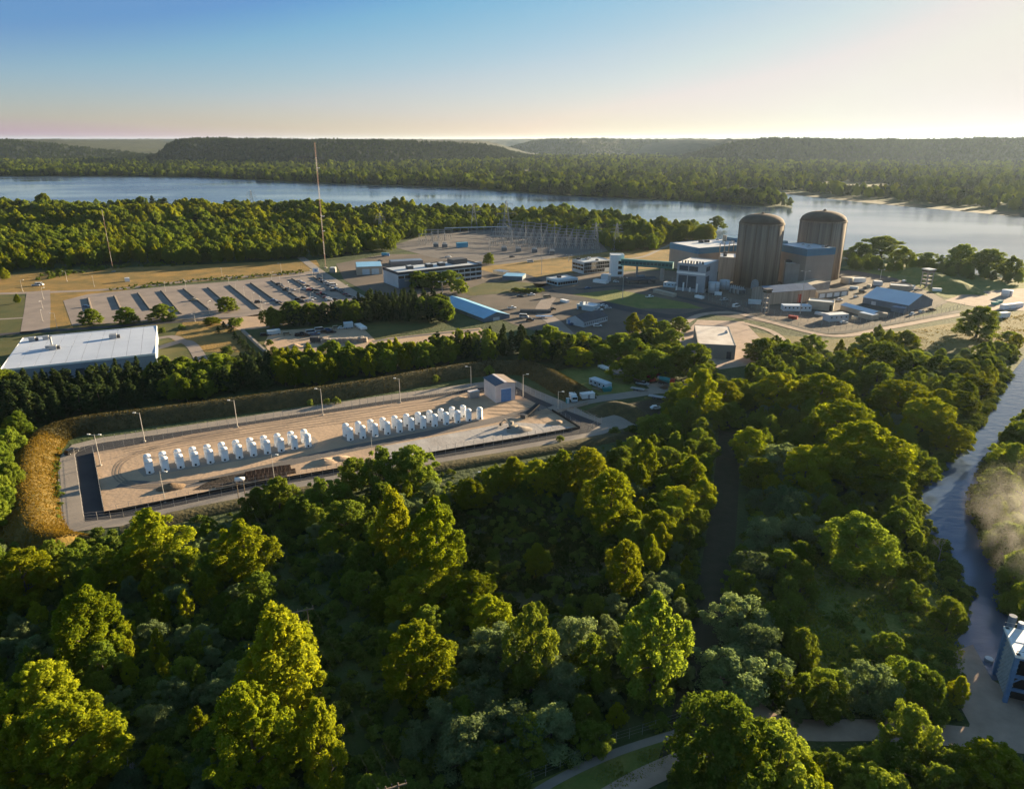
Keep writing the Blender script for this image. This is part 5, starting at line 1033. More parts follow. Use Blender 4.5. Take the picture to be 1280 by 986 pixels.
block('garage', 'tan garage with two pale doors and a blue roof beside the tall mast', (446, 344), (478.5, 342.7), 334, (432, 328.2), None, M_TAN, M_ROOFB, parapet=0, doors=[(.22, .5, .72, M_PALEBLUE), (.58, .86, .72, M_PALEBLUE)])
block('store', 'low slate roofed store behind the banded office block', (489, 331.5), (529, 329.5), 327.5, None, 12, M_BEIGE, M_ROOFGB, parapet=0)
m_, n_ = V(605, 403), V(637, 398); mx_, my_, _ = proj((m_ + n_) / 2)
shed('long_shed', 'long shed with a bright blue pitched roof beside the pines', (605, 403), (637, 398), 398.4, (560, 376), None, max(2, hgt(mx_, my_, 390) - hgt(605, 403, 398.4)), 'y', M_GREYWALL, M_ROOFB, doors=[(.35, .6, .9, M_BANDL)], panels=8)
ad = block('admin_building', 'dark glass office block joined to the teal skybridge', (715, 339), (729.4, 342.8), 325, (770.6, 327), None, M_BANDL, M_BANDL, units=4, wins=[(.62, .82, 4, .02, .98), (.3, .5, 4, .02, .98)], swins=[(.68, .95, 14, .01, .99), (.36, .64, 14, .01, .99), (.06, .32, 12, .01, .8)])
st = block('stair_tower', 'white stair tower with dark openings at the skybridge end', (763, 346), (779, 346), 319.5, None, 9, M_WHITE, M_ROOFW, wins=[(.1, .25, 1, .55, .9), (.36, .5, 1, .55, .9), (.6, .74, 1, .55, .9)])
p0, p1 = V(776, 347), V(840, 352); z0 = hgt(776, 347, 331); z1 = hgt(833, 352, 336.5)
o = thing('skybridge', 'long teal enclosed skybridge on a tall pier', 'bridge', p0); q = p1 - p0; L_ = q.length; o.rotation_euler.z = math.atan2(q.y, q.x); zb = (z0 + z1) / 2
MB().box(0, L_, -1.6, 1.6, zb, zb + 4.6).build('bridge_body', M_TEALW, o); MB().box(-.2, L_ + .2, -1.9, 1.9, zb + 4.6, zb + 4.9).build('roof', M_TEALW, o)
for k in range(14): MB().box(L_ * (k + .1) / 14, L_ * (k + .85) / 14, -1.68, -1.55, zb + 1.6, zb + 3.4).build('window', mat('teal_glass', (0.02, 0.07, 0.08), None, rough=.15, spec=.6), o)
MB().box(L_ * .77, L_ * .77 + 2.6, -1.3, 1.3, 0, zb).build('pier', M_CONC, o); MB().box(L_ * .3, L_ * .3 + 1.0, -1.0, 1.0, 0, zb).build('pier', M_CONC, o)
block('gatehouse', 'small flat white roofed gatehouse at the plant road bend', (683, 354), (697, 357.8), 347.6, (726, 349), None, M_PALEBLUE, M_ROOFW, units=1, swins=[(.15, .7, 8, .02, .98)], wins=[(.2, .7, 4, .05, .95)])
shed('grey_office', 'long low office with a dark grey pitched roof below the plant road', (708, 404.5), (730, 409.5), 398, (774, 398), None, 2.8, 'y', M_BANDL, M_ROOFDK, wins=12, doors=[(.1, .2, .8, M_BLUEDOOR)], panels=5)
block('workshop', 'small pale blue workshop behind the long dark roofed office', (721, 386.5), (741, 389.5), 381, None, 9, M_PALEBLUE, M_ROOFPB, units=2, doors=[(.1, .3, .75, M_DKSTEEL)])
o = thing('pavilion', 'dark roofed open pavilion under the skybridge', 'pavilion', V(800, 353), .15)
MB().gable(-11, 11, -6, 6, 2.9, 3.1, 4.4).build('roof', M_ROOFDK, o); MB().box(-3, 3, -1.6, 1.6, 4.2, 5.2).build('lantern', M_GREYWALL, o)
for x in (-10, -3, 4, 10):
    for y in (-5.4, 5.4): MB().tube((x, y, 0), (x, y, 2.9), .15, n=6).build('post', M_DKSTEEL, o)
MB().box(-9, 9, -4, 4, 0, .15).build('floor_slab', M_CONC, o)
box_trailer('cargo_container', 'long beige wall like container beside the plant road', (816, 366), (842, 371.8), 361.7, 3, M_TAN, 'container', 0, None, 0)
box_trailer('cargo_container', 'long cyan container standing in the switchyard', (572, 310), (585, 309), 304, 3.4, mat('cyan_paint', (0.08, 0.33, 0.48), (0.07, 0.28, 0.42), .5, .5), 'container', 0, None, 0)
block('store', 'small tan store with a slate roof beside the round tree', (616, 342.5), (629, 345), 338, (644, 340), None, M_TAN, M_ROOFGB, parapet=0)
block('store', 'flat blue roofed store on the green lawn', (628, 350), (653, 351), 345, None, 14, M_GREYWALL, M_ROOFB, parapet=0)
box_trailer('site_office', 'blue white cabin under the louvred block by the pier', (829, 358.5), (843, 360), 353, 5, M_PALEBLUE, 'site office', 3, M_ROOFW, 0)
truck('blue lorry parked at the edge of the switchyard', V(482, 320.5), .1, M_BLUEDOOR, mat('sky_paint', (0.06, 0.28, 0.42), None, rough=.5))
wh = None
a, rz, w, d, h = frame((5.5, 482), (201, 463), 463, (182.5, 409))
rz += R(4.2); d = 57.0; w = 60.0
wh = thing('warehouse', 'very large white roofed warehouse with blue grey walls behind the pines', 'building', a, rz)
MB().box(0, w, 0, d, 0, h).build('wall', mat('warehouse_wall', (0.27, 0.32, 0.39), (0.22, 0.26, 0.32), .1, .75), wh)
M_WROOF = mat('warehouse_roof', (0.50, 0.54, 0.62), (0.42, 0.46, 0.54), 0.05, 0.55, detail=9)
NP = 10
for k in range(NP):
    for j in range(2):
        x0, x1 = w * k / NP + .06, w * (k + 1) / NP - .06; y0, y1 = d * j / 2 + .06, d * (j + 1) / 2 - .06
        MB().slab((x0, y0, h + (.5 if j else .05)), (x1, y0, h + (.5 if j else .05)), (x1, y1, h + (.05 if j else .5)), (x0, y1, h + (.05 if j else .5)), .12).build('roof_panel', M_WROOF, wh)
mb = MB().box(-.2, w + .2, -.25, 0, h - .5, h + .45).box(-.2, w + .2, d, d + .25, h - .5, h + .45).box(-.25, 0, 0, d, h - .5, h + .45).box(w, w + .25, 0, d, h - .5, h + .45); mb.build('parapet', M_WHITE, wh)
def local(px, py): p = V(px, py, h) - a; c_, s_ = math.cos(-rz), math.sin(-rz); return p.x * c_ - p.y * s_, p.x * s_ + p.y * c_
for px, py, s in ((67, 438, 1.5), (41, 427, 1.3), (58, 425, 1.2), (142, 424, 1.6), (60, 437, .8)):
    x, y = local(px, py); u = MB().box(x - s, x + s, y - s, y + s, h + .3, h + 1.0 + s).build('roof_unit', M_STEEL, wh); MB().box(x + s, x + s * 1.9, y - s * .5, y + s * .5, h + .5, h + .5 + s).build('duct', M_DKSTEEL, u)
x, y = local(66, 436.5); MB().tube((x, y, h), (x, y, h + 6.0), .45, n=10).build('stack', M_STEEL, wh)
for k in range(7): MB().box(w * (.1 + .12 * k), w * (.1 + .12 * k) + 3.4, -.07, -.01, .1, 4.0).build('dock_door', M_LOUVRE, wh)
fb = block('flat_roofed_store', 'square store with a pale stained flat roof among the trees', (871, 447), (918, 449.5), 430, (923.4, 409), None, mat('store_wall', (0.30, 0.26, 0.22), (0.24, 0.21, 0.18), .1, .8), mat('pale_roof', (0.66, 0.60, 0.54), (0.46, 0.40, 0.35), 0.12, 0.8, detail=9), parapet=.25, doors=[(.78, .9, .55, M_DKSTEEL)], units=1)

# switchyard steel
PROTO_G = {}
def gantry(label, p, rz, w_=14, h_=11):
    if 'g' in PROTO_G: return dup(PROTO_G['g'], p, rz, label)
    o = thing('substation_gantry', label, 'gantry', p, rz, 'steel gantries of the switchyard'); PROTO_G['g'] = o
    for x in (-w_ / 2, 0, w_ / 2):
        mb = MB()
        for s in (-.45, .45):
            for t in (-.45, .45): mb.tube((x + s, t, 0), (x + s * .6, t * .6, h_), .09, n=4, cap=False)
        for k in range(8):
            z = h_ * k / 8; s = 1 if k % 2 else -1; mb.tube((x - .42 * s, -.42, z), (x + .42 * s, -.42, z + h_ / 8), .06, n=3, cap=False)
        mb.build('column', M_STEEL, o)
    mb = MB()
    for t in (-.35, .35):
        for z in (h_ - .7, h_): mb.tube((-w_ / 2, t, z), (w_ / 2, t, z), .09, n=4, cap=False)
    for k in range(14): mb.tube((-w_ / 2 + k, -.35, h_ - .7 + .7 * (k % 2)), (-w_ / 2 + k + 1, -.35, h_ - .7 * (k % 2)), .06, n=3, cap=False)
    mb.build('beam', M_STEEL, o)
    for x in (-5.2, -3.5, -1.8, 1.8, 3.5, 5.2): MB().tube((x, 0, h_ - .7), (x, 0, h_ - 2.6), .16, n=6).build('insulator', M_DKSTEEL, o)
    for x in (-6, -4, -2, 2, 4, 6):
        c = MB().tube((x, 3, 0), (x, 3, 3), .13, n=5).build('busbar_post', M_STEEL, o); MB().tube((x, 3, 3), (x, 3, 4.6), .2, n=6).build('insulator', M_DKSTEEL, c)
    MB().tube((-6.2, 3, 4.7), (6.2, 3, 4.7), .12, n=5).build('busbar', M_STEEL, o)
    return o
gi = 0; ga, gb = V(622, 309), V(735, 312); gc, gd = V(632, 287), V(742, 299)
for r_ in range(5):
    for c_ in range(8):
        p = ga.lerp(gc, r_ / 4).lerp(gb.lerp(gd, r_ / 4), c_ / 7); gi += 1
        gantry(f'steel switchyard gantry, {nth(c_)} from the left in the {nth(r_)} row from the near side', p, .05)
for i, (px, py) in enumerate([(533, 306), (548, 303), (540, 300), (556, 300)]): gantry(f'steel gantry of the small bank beside the cyan container, {nth([0, 2, 1, 3][i])} from the left', V(px, py), .05)
def transformer(label, p, rz):
    if 't' in PROTO_G: return dup(PROTO_G['t'], p, rz, label)
    o = thing('transformer', label, 'transformer', p, rz, 'transformers of the switchyard'); PROTO_G['t'] = o
    MB().box(-2.6, 2.6, -1.4, 1.4, .3, 3.6).build('tank', M_STEEL, o)
    for s in (-1, 1):
        for k in range(5): MB().box(-2.2 + k * .95, -1.8 + k * .95, s * 1.4 - .35, s * 1.4 + .35, .6, 3.2).build('radiator', M_DKSTEEL, o)
    for k in range(3): MB().tube((-1.4 + 1.4 * k, 0, 3.6), (-1.8 + 1.8 * k, 0, 5.8), .22, .1, 8).build('bushing', M_BANDL, o)
    MB().tube((-2, .8, 4.3), (2, .8, 4.3), .45, n=10).build('conservator', M_STEEL, o)
for i, (px, py) in enumerate([(916, 366), (921, 367), (926, 368)]): transformer(f'brown stained transformer beside the nearer dome, {nth(i)} from the left', V(px, py), .2)
for i, (px, py) in enumerate([(630, 314), (648, 315), (668, 316), (690, 318), (545, 309), (556, 309.5)]): transformer(f'grey transformer of the switchyard, {nth([2, 3, 4, 5, 0, 1][i])} from the left', V(px, py), .1)
def mast(label, base, ty, r0=.5, m=None, group='tall thin switchyard masts'):
    p = V(*base); h = hgt(base[0], base[1], ty); o = thing('lightning_mast', label, 'mast', p, 0, group); m = m or M_STEEL
    MB().tube((0, 0, 0), (0, 0, h * .75), r0, r0 * .5, 6).build('shaft', m, o); MB().tube((0, 0, h * .75), (0, 0, h), r0 * .3, r0 * .12, 5).build('tip', m, o)
for i, (b, ty) in enumerate([((657, 305), 272), ((676, 306), 270), ((693, 307), 273), ((708, 306), 277), ((640, 305), 281), ((720, 308), 283)]):
    mast(f'tall thin mast in the switchyard, {nth([1, 2, 3, 4, 0, 5][i])} from the left', b, ty)
mb = MB(); p0, p1 = V(556, 292), V(634, 290); o = thing('busbar_run', 'long pale elevated pipe at the back of the switchyard', 'busbar', p0); q = p1 - p0
MB().tube((0, 0, 6), q + Vector((0, 0, 6)), .5, n=8).build('pipe', M_PALEBLUE, o)
for k in range(9): MB().tube(q * (k / 8), q * (k / 8) + Vector((0, 0, 6)), .25, n=5).build('post', M_STEEL, o)

def pylon(label, base, ty):
    p = V(*base); h = hgt(base[0], base[1], ty); o = thing('power_pylon', label, 'pylon', p, .2, 'lattice power pylons'); b = h * .13
    def seg(z0, z1, w0, w1, name):
        mb = MB()
        for sx in (-1, 1):
            for sy in (-1, 1): mb.tube((sx * w0, sy * w0, z0), (sx * w1, sy * w1, z1), .16, n=4, cap=False)
        n = 4
        for k in range(n):
            f0, f1 = k / n, (k + 1) / n; a0_, a1_ = w0 + (w1 - w0) * f0, w0 + (w1 - w0) * f1; za, zb_ = z0 + (z1 - z0) * f0, z0 + (z1 - z0) * f1
            for s in (-1, 1):
                mb.tube((-a0_, s * a0_, za), (a1_, s * a1_, zb_), .1, n=3, cap=False).tube((a0_, s * a0_, za), (-a1_, s * a1_, zb_), .1, n=3, cap=False)
                mb.tube((s * a0_, -a0_, za), (s * a1_, a1_, zb_), .1, n=3, cap=False)
        mb.build(name, M_STEEL, o)
    seg(0, h * .6, b, b * .45, 'body'); seg(h * .6, h, b * .45, b * .12, 'head')
    for z, s in ((h * .68, 1.0), (h * .8, .85), (h * .92, .65)):
        mb = MB()
        for t in (-1, 1): mb.tube((0, 0, z + h * .03), (t * h * .26 * s, 0, z), .12, n=4).tube((0, 0, z - h * .02), (t * h * .26 * s, 0, z), .12, n=4)
        mb.build('crossarm', M_STEEL, o)
        for t in (-1, 1): MB().tube((t * h * .25 * s, 0, z), (t * h * .25 * s, 0, z - 2.2), .16, n=5).build('insulator', M_DKSTEEL, o)
for b, ty, lab in [((316, 263), 238, 'lattice pylon on the near bank above the far woods'), ((476, 291), 266, 'lattice pylon in front of the woods beyond the switchyard'), ((592.6, 288), 254, 'lattice pylon behind the cyan container'), ((633, 300), 251, 'tallest lattice pylon at the near end of the switchyard gantries'), ((744, 311), 278, 'lattice pylon against the trees at the far switchyard end'), ((770, 313), 279, 'lattice pylon beside the gold strip past the switchyard')]: pylon(lab, b, ty)

def guyed(label, base, ty, w_, secs, guys, dishes=()):
    p = V(*base); h = hgt(base[0], base[1], ty); o = thing('radio_mast', label, 'radio mast', p)
    mr, mw = mat('mast_red', (0.20, 0.10, 0.08), None, rough=.6), mat('mast_white', (0.34, 0.30, 0.27), None, rough=.6)
    for k in range(secs):
        mb = MB(); z0, z1 = h * k / secs, h * (k + 1) / secs
        L3 = [Vector((w_ * math.cos(t), w_ * math.sin(t), 0)) for t in (0.3, 2.39, 4.49)]
        for v in L3: mb.tube(v + Vector((0, 0, z0)), v + Vector((0, 0, z1)), w_ * .2, n=4, cap=False)
        for q in range(6):
            for i in range(3): mb.tube(L3[i] + Vector((0, 0, z0 + (z1 - z0) * q / 6)), L3[(i + 1) % 3] + Vector((0, 0, z0 + (z1 - z0) * (q + 1) / 6)), w_ * .15, n=3, cap=False)
        mb.build('mast_section', mw if k % 2 else mr, o)
    mb = MB()
    for t in (0.3, 2.39, 4.49):
        for f in guys: mb.tube((0, 0, h * f), (h * .45 * math.cos(t), h * .45 * math.sin(t), 0), .035, n=3, cap=False)
    mb.build('guy_wire', M_WIRE, o)
    for f, r in dishes: MB().lathe([(.1, 0), (r, .6), (r, .75), (.1, .3)], 14, (w_ + r * .8, -w_)).build('dish', M_WHITE, o).location = (0, 0, h * f)
    MB().box(-1.2, 1.2, -1.2, 1.2, 0, .6).build('base', M_CONC, o)
guyed('very tall red and white lattice radio mast beside the car park', (407, 335), 178, .42, 9, (.5, .97), ((.8, 1.2), (.42, 1.4), (.3, 1.0)))
guyed('thin lattice radio mast on the golden field near the far woods', (142, 340), 262, .18, 6, (.95,), ())
block('hut', 'small grey hut at the foot of the tall radio mast', (412, 341), (419, 341), 335, None, 5, M_CONC, M_BANDL, parapet=0)
block('hut', 'small white hut on the golden field', (156.5, 352.5), (162.5, 352), 348, None, 3, M_WHITE, M_ROOFW, parapet=0)
# wood poles and wires through the trees
tops = [V(300, 604, 8.5), V(378, 763, 12), V(490, 984, 12)]
def hpole(label, tp):
    o = thing('utility_pole', label, 'utility pole', (tp.x, tp.y, 0), .35, 'wooden power poles in the clearing')
    for s in (-.9, .9): MB().tube((s, 0, 0), (s, 0, tp.z + .6), .13, .1, 7).build('pole', M_WOOD, o)
    MB().box(-2.2, 2.2, -.1, .1, tp.z - .1, tp.z + .12).build('crossarm', M_WOOD, o)
    for s in (-2, 0, 2): MB().tube((s, 0, tp.z + .2), (s, 0, tp.z + .7), .1, n=6).build('insulator', M_DKSTEEL, o)
hpole('two legged wooden power pole by the big bright cottonwood', tops[1]); hpole('wooden power pole whose crossarm shows at the bottom edge', tops[2]); hpole('wooden power pole against the low berm', tops[0])
def cable(label, a, b, sag, off, group):
    mb = MB(); t = (b - a).normalized(); s = Vector((-t.y, t.x, 0)) * off; P_ = []
    for k in range(13):
        f = k / 12; q = a.lerp(b, f) + s; q.z += .7 - sag * 4 * f * (1 - f); P_.append(q)
    for x, y in zip(P_, P_[1:]): mb.tube(x, y, .011, n=3, cap=False)
    tag(mb.build('power_line', M_WIRE), label, 'power line', group)
for i, f in enumerate((-2, 0, 2)):
    w_ = ['left', 'middle', 'right'][i]
    cable(f'{w_} wire between the two nearest wooden power poles', tops[1], tops[2], 1.6, -f, 'power lines through the clearing')
    cable(f'{w_} wire running from the cottonwood pole back to the berm', tops[0], tops[1], 1.4, -f, 'power lines through the clearing')

# car park: low banks between the rows, lamps and cars
for i, (A, B) in enumerate([((110, 373), (114.5, 389)), ((143, 370.6), (150.5, 387)), ((172.4, 366.8), (188, 388)), ((201.6, 364), (226, 393)), ((229.5, 361.7), (262, 388)), ((260, 360), (292, 388)), ((287, 357), (324, 386.5)), ((313.5, 354.5), (352, 382)), ((339, 351.5), (382, 379)), ((365, 349), (412, 377)), ((391, 346.5), (436, 372))]):
    a, b = V(*A), V(*B); q = b - a; o = thing('median_bank', f'low bank between car park rows, {nth(i)} from the left', 'bank', a, math.atan2(q.y, q.x), 'banks between the car park rows'); L_ = q.length
    MB().add([(0, -.9, 0), (L_, -.9, 0), (L_, .9, 0), (0, .9, 0), (.4, -.35, .8), (L_ - .4, -.35, .8), (L_ - .4, .35, .8), (.4, .35, .8)], [(3, 2, 1, 0), (4, 5, 6, 7), (0, 1, 5, 4), (1, 2, 6, 5), (2, 3, 7, 6), (3, 0, 4, 7)]).build('bank', M_SITE, o)
    MB().box(.4, L_ - .4, -.2, .2, .8, .95).build('kerb', M_GRAVEL, o)
LP = [((286.5, 357), 344), ((278, 348), 335), ((295, 363), 351), ((305.6, 371), 358), ((316, 379), 366), ((327, 388), 371), ((340, 352), 340), ((350.6, 358), 347), ((362.6, 366.5), 352), ((375, 371), 360), ((388.5, 375), 366), ((391, 348), 337), ((403.5, 354), 342), ((417, 360), 349), ((432, 368), 356), ((352, 342.5), 329), ((262, 394), 377), ((329, 394.5), 379), ((244, 402), 393), ((207, 366), 352), ((233, 364), 350), ((118, 358.7), 345), ((28.4, 364.5), 350), ((54.5, 374), 360), ((53.5, 386), 376), ((53.5, 402), 388), ((71.5, 410), 391), ((84, 352), 339), ((151, 404), 393)]
order = sorted(range(len(LP)), key=lambda i: LP[i][0][0])
pl = None
for rank, i in enumerate(order):
    (b, ty) = LP[i]; lab = f'thin car park lamp post, {nth(rank)} counting from the left' if rank < 20 else f'thin car park lamp post, {nth(len(LP) - 1 - rank)} counting from the right'
    if pl is None: pl = lightpole(lab, b, ty, 1, 1, 'lamp posts round the car park', .12); PH = hgt(b[0], b[1], ty)
    else: dup(pl, V(*b), random.uniform(-3, 3), lab, None, (1, 1, hgt(b[0], b[1], ty) / PH))
for b, ty, lab in [((677, 343), 300, 'very tall floodlight mast beside the gatehouse'), ((778, 374), 347, 'tall light mast on the grass island by the plant road'), ((612, 317), 299, 'tall floodlight mast beside the round tree'), ((1000, 392.5), 339, 'very tall dark light mast in front of the ribbed building'), ((553, 369), 352, 'light mast at the edge of the green lawn'), ((711, 327), 319, 'short light mast on the gold strip'), ((1100, 350), 337, 'light mast on the dark grassy bank')]:
    lightpole(lab, b, ty, 1.2, 2, 'tall plant light masts', .22)
CP_ = 'cars in the big car park'
PLACE = 'parked in the big car park'
for px, py, rz_, cl, kd, lab in [(108, 384, .3, BLU, 'car', 'blue car alone in the leftmost car park row'), (242, 376, .2, TANC, 'pickup', 'tan pickup alone in the sunny middle rows'), (323, 378.5, .2, DRK, 'suv', 'dark car at the near end of the long shaded row'), (342, 376.5, .1, BLU, 'car', 'blue car in the shaded row beside the pines'), (349, 379, .1, DRK, 'car', 'dark car next to the blue car beside the pines'),
    (365, 364, .3, SIL, 'pickup', 'silver pickup in the middle shaded row'), (360, 362.5, .3, DRK, 'suv', 'dark car beside the silver pickup'), (381, 362, .2, WHT, 'pickup', 'white pickup behind the silver pickup'), (387, 363.5, .2, REDC, 'suv', 'red car beside the white pickup'), (397, 364, .2, DRK, 'car', 'dark car alone past the white pickup'), (373, 375.5, .3, DRK, 'suv', 'dark car touching the pine tops'), (379, 373, .3, DRK, 'car', 'second dark car near the pine tops'), (377, 378, .3, DRK, 'pickup', 'dark pickup half behind the pines'),
    (387, 376.5, .3, WHT, 'pickup', 'white pickup half behind the pines'), (391, 374.5, .3, SIL, 'suv', 'silver car behind the half hidden white pickup'), (410, 355.5, .2, WHT, 'pickup', 'white pickup in the farthest shaded row'), (405, 353.5, .2, DRK, 'suv', 'dark car at the far end of the last row'), (416.5, 357.5, .2, WHT, 'van', 'white van in the farthest shaded row'), (412, 362, .2, SIL, 'pickup', 'silver pickup in the last but one row'), (417.5, 364, .2, DRK, 'pickup', 'dark pickup next to the silver one in the last but one row'), (428, 364, .2, DRK, 'suv', 'dark car nearest the pale road kerb'), (419, 375, .2, DRK, 'car', 'dark car in the last row just above the pines'), (412, 376, .2, WHT, 'car', 'white car in the last row just above the pines'), (405, 369, .2, DRK, 'car', 'dark car between the last two rows')]:
    car(lab, V(px, py), rz_, cl, kd, CP_)
CN = {WHT: 'white', DRK: 'dark', SIL: 'silver', BLU: 'blue', GRY: 'grey', REDC: 'red'}
for row, (A, B, n) in enumerate([((398, 349), (440, 373), 9), ((372, 351), (416, 378), 8), ((346, 354), (368, 371), 4)]):
    a, b = V(*A), V(*B)
    for k in range(n):
        cl = rnd.choice([WHT, DRK, SIL, BLU, GRY, DRK, REDC]); kd = rnd.choice(['car', 'suv', 'pickup', 'car'])
        car(f'{CN[cl]} {"pickup" if kd == "pickup" else "car"}, {nth(k)} from the far end beside the {["last", "last but one", "last but two"][row]} car park bank', a.lerp(b, (k + rnd.uniform(.2, .7)) / n), .15 + rnd.uniform(-.06, .06), cl, kd, CP_)
SY = 'vehicles in the sandy yard'
for px, py, rz_, cl, kd, lab in [(331, 420, .4, DRK, 'suv', 'dark car at the near end of the sandy yard row'), (374, 420, .4, DRK, 'suv', 'dark car first in the tight row of the sandy yard'), (378, 418, .4, DRK, 'car', 'dark car second in the tight row of the sandy yard'), (382, 420.5, .4, DRK, 'pickup', 'dark pickup in the tight row of the sandy yard'), (389, 417, .4, SIL, 'van', 'silver van in the sandy yard row'), (394, 419, .4, BLU, 'pickup', 'blue pickup in the sandy yard row'), (400, 414, .4, SIL, 'van', 'second silver van farther back in the sandy yard'), (406, 416, .4, DRK, 'suv', 'dark car behind the second silver van'), (410, 413.5, .4, BLU, 'car', 'blue car beside the white box van'), (414, 416.5, .4, DRK, 'pickup', 'dark pickup in front of the blue car'), (421, 411, .4, TANC, 'suv', 'tan car near the white box van'), (427, 411, .4, WHT, 'car', 'white car beside the white box van'), (353.5, 444, .2, WHT, 'pickup', 'white pickup alone on the near sand'), (359, 419, .3, TANC, 'suv', 'tan car in the sandy yard among the pipes'), (664, 369.5, .2, WHT, 'pickup', 'white pickup below the dark hedge'), (650, 371, .2, DRK, 'car', 'dark car below the dark hedge'), (684, 372.5, .3, TANC, 'van', 'tan van at the plant road bend'), (716, 406, .8, BLU, 'pickup', 'blue pickup at the end of the dark roofed office'), (747, 408.5, .1, WHT, 'suv', 'white car in front of the dark roofed office'), (663, 328, .1, WHT, 'van', 'white van on the gold strip track'), (748, 388.5, .2, WHT, 'pickup', 'white pickup beside the small workshop'), (760, 386, .2, SIL, 'car', 'silver car past the small workshop'), (755, 383, .2, WHT, 'car', 'white car behind the small workshop'), (45.5, 357.5, .1, WHT, 'pickup', 'white pickup on the long straight road, first of two'), (49.5, 357, .1, WHT, 'van', 'white van on the long straight road, second of two'), (475, 327, .2, DRK, 'car', 'dark car beside the tan garage'), (1165, 388, .1, DRK, 'car', 'dark car by the warehouse gable'), (1055, 404, .1, WHT, 'car', 'white car beside the fence corner office')]:
    car(lab, V(px, py), rz_, cl, kd, SY if 320 < px < 450 else None)
box_trailer('cargo_trailer', 'white box trailer at the back of the sandy yard', (431, 411.5), (442, 410.5), 404.5, 4, M_PALEBLUE, 'trailer', 0, None, 2)
box_trailer('cargo_trailer', 'long white trailer at the edge of the grass pitch', (443, 408), (451.5, 413.5), 404.5, 3.5, M_WHITE, 'trailer', 0, None, 2)
box_trailer('cargo_trailer', 'low white trailer at the near corner of the sandy yard', (335.5, 420), (351, 418), 414, 3.2, M_PALEBLUE, 'trailer', 0, None, 2)
o = thing('block_stack', 'long tan stack of blocks in the sandy yard', 'stack', V(401, 430), .12)
for k in range(14):
    for j in range(2): MB().box(k * 1.7, k * 1.7 + 1.55, j * 2.2, j * 2.2 + 2.0, 0, 2.3 + rnd.uniform(-.3, .3)).build('block', M_RIB, o)
truck('dark lorry at the end of the tan block stack', V(396, 428), .1, M_DKSTEEL, M_DKSTEEL, False, 6.5)
heap('sand_heap', 'pale sand heap in the sandy yard', 368, 434, 3.0, 1.8, M_SAND, 12)
heap('tarpaulin_heap', 'white tarpaulin covered heap beside the tan block stack', 444, 425, 3.0, 1.8, M_WHITE, 13, 1.8)
o = thing('pipe_stack', 'stack of long dark pipes on the yard below the hedge', 'stack', V(650, 391), -.05)
for k in range(6): MB().tube((0, k * .8, .45), (19, k * .8, .45), .42, n=8).build('pipe', M_DKSTEEL, o)
for k in range(5): MB().tube((0, .4 + k * .8, 1.15), (19, .4 + k * .8, 1.15), .42, n=8).build('pipe', M_DKSTEEL, o)
flatbed('blue flatbed trailer below the dark pipe stack', V(680, 397), -.05, M_BLUEDOOR, 10)
for i, (line, lab) in enumerate([([(830, 354), (890, 378), (955, 398), (1035, 417), (1100, 407), (1182, 391), (1205, 384)], 'outer plant security fence along the tan dirt road'), ([(840, 352), (895, 373), (960, 391), (1036, 409), (1098, 400), (1176, 386)], 'inner plant security fence round the trailers'), ([(600, 321), (690, 326), (752, 316)], 'wire fence along the front of the switchyard')]):
    fence('security_fence', lab, line, 3.0, 4.5, wires=4, r=.07)
o = thing('barrier_sign', 'small white sign board at the far end of the car park', 'sign', V(395, 343), .1)
MB().box(-2.2, 2.2, -.1, .1, 1.5, 5).build('board', M_WHITE, o); MB().box(-.9, .9, -.16, -.1, 2.4, 4.1).build('symbol', M_BLUEDOOR, o)
for s in (-1.8, 1.8): MB().tube((s, .2, 0), (s, .2, 1.5), .12, n=5).build('post', M_DKSTEEL, o)
o = thing('road_bridge', 'pale low parapet wall beside the road over the drain', 'wall', V(303, 415), 0)
q = V(338, 447) - V(303, 415); o.rotation_euler.z = math.atan2(q.y, q.x); MB().box(0, q.length, -.5, .5, 0, 1.6).build('parapet', M_CONC, o); MB().box(0, q.length, -.6, .6, 1.6, 1.8).build('coping', M_GRAVEL, o)

# cooling tower at the canal
M_TBLUE = mat('tower_blue', (0.13, 0.24, 0.40), (0.08, 0.16, 0.29), 0.8, 0.5)
M_SLATS = mat('louvre_slat', (0.34, 0.36, 0.36), (0.26, 0.28, 0.28), 0.8, 0.7)
F_, N_ = V(1243, 842), V(1255.5, 877); q = F_ - N_; L_ = q.length; zn = 11.0
o = thing('cooling_tower', 'blue framed cooling tower with louvred sides at the end of the canal', 'cooling tower', N_, math.atan2(q.y, q.x) - math.pi / 2)
Y0, Y1, XW = 0, L_, 16.0       # local y runs away along the louvred face, x to the right
MB().box(1.2, XW, Y0 + 1.5, Y1, 0, zn - .8).build('fill_core', M_BLACK, o)
for k in range(9):
    for j in range(9):
        y0 = Y0 + .4 + (Y1 - Y0 - .6) * k / 9
        MB().slab((.05 + .0, y0 + .08, .5 + j * 1.05), (.05, y0 + (Y1 - Y0 - .6) / 9 - .06, .5 + j * 1.05), (.75, y0 + (Y1 - Y0 - .6) / 9 - .06, 1.5 + j * 1.05), (.75, y0 + .08, 1.5 + j * 1.05), .06).build('louvre', M_SLATS, o)
for y in (Y0, Y1): MB().box(-.35, .35, y - .35, y + .35, 0, zn).build('corner_post', M_TBLUE, o)
for x in (4, 8, 12, 16): MB().box(x - .3, x + .3, Y0 - .3, Y0 + .3, 0, zn - 1).build('post', M_TBLUE, o)
for z in (3.2, 6.2, zn - .8): MB().box(.35, XW, Y0 - .25, Y0 + .25, z - .25, z + .25).build('beam', M_TBLUE, o)
for x in (0, 4, 8, 12): MB().tube((x + .3, Y0, 4.7), (x + 3.7, Y0, 8.2), .16, n=5).build('brace', M_TBLUE, o)
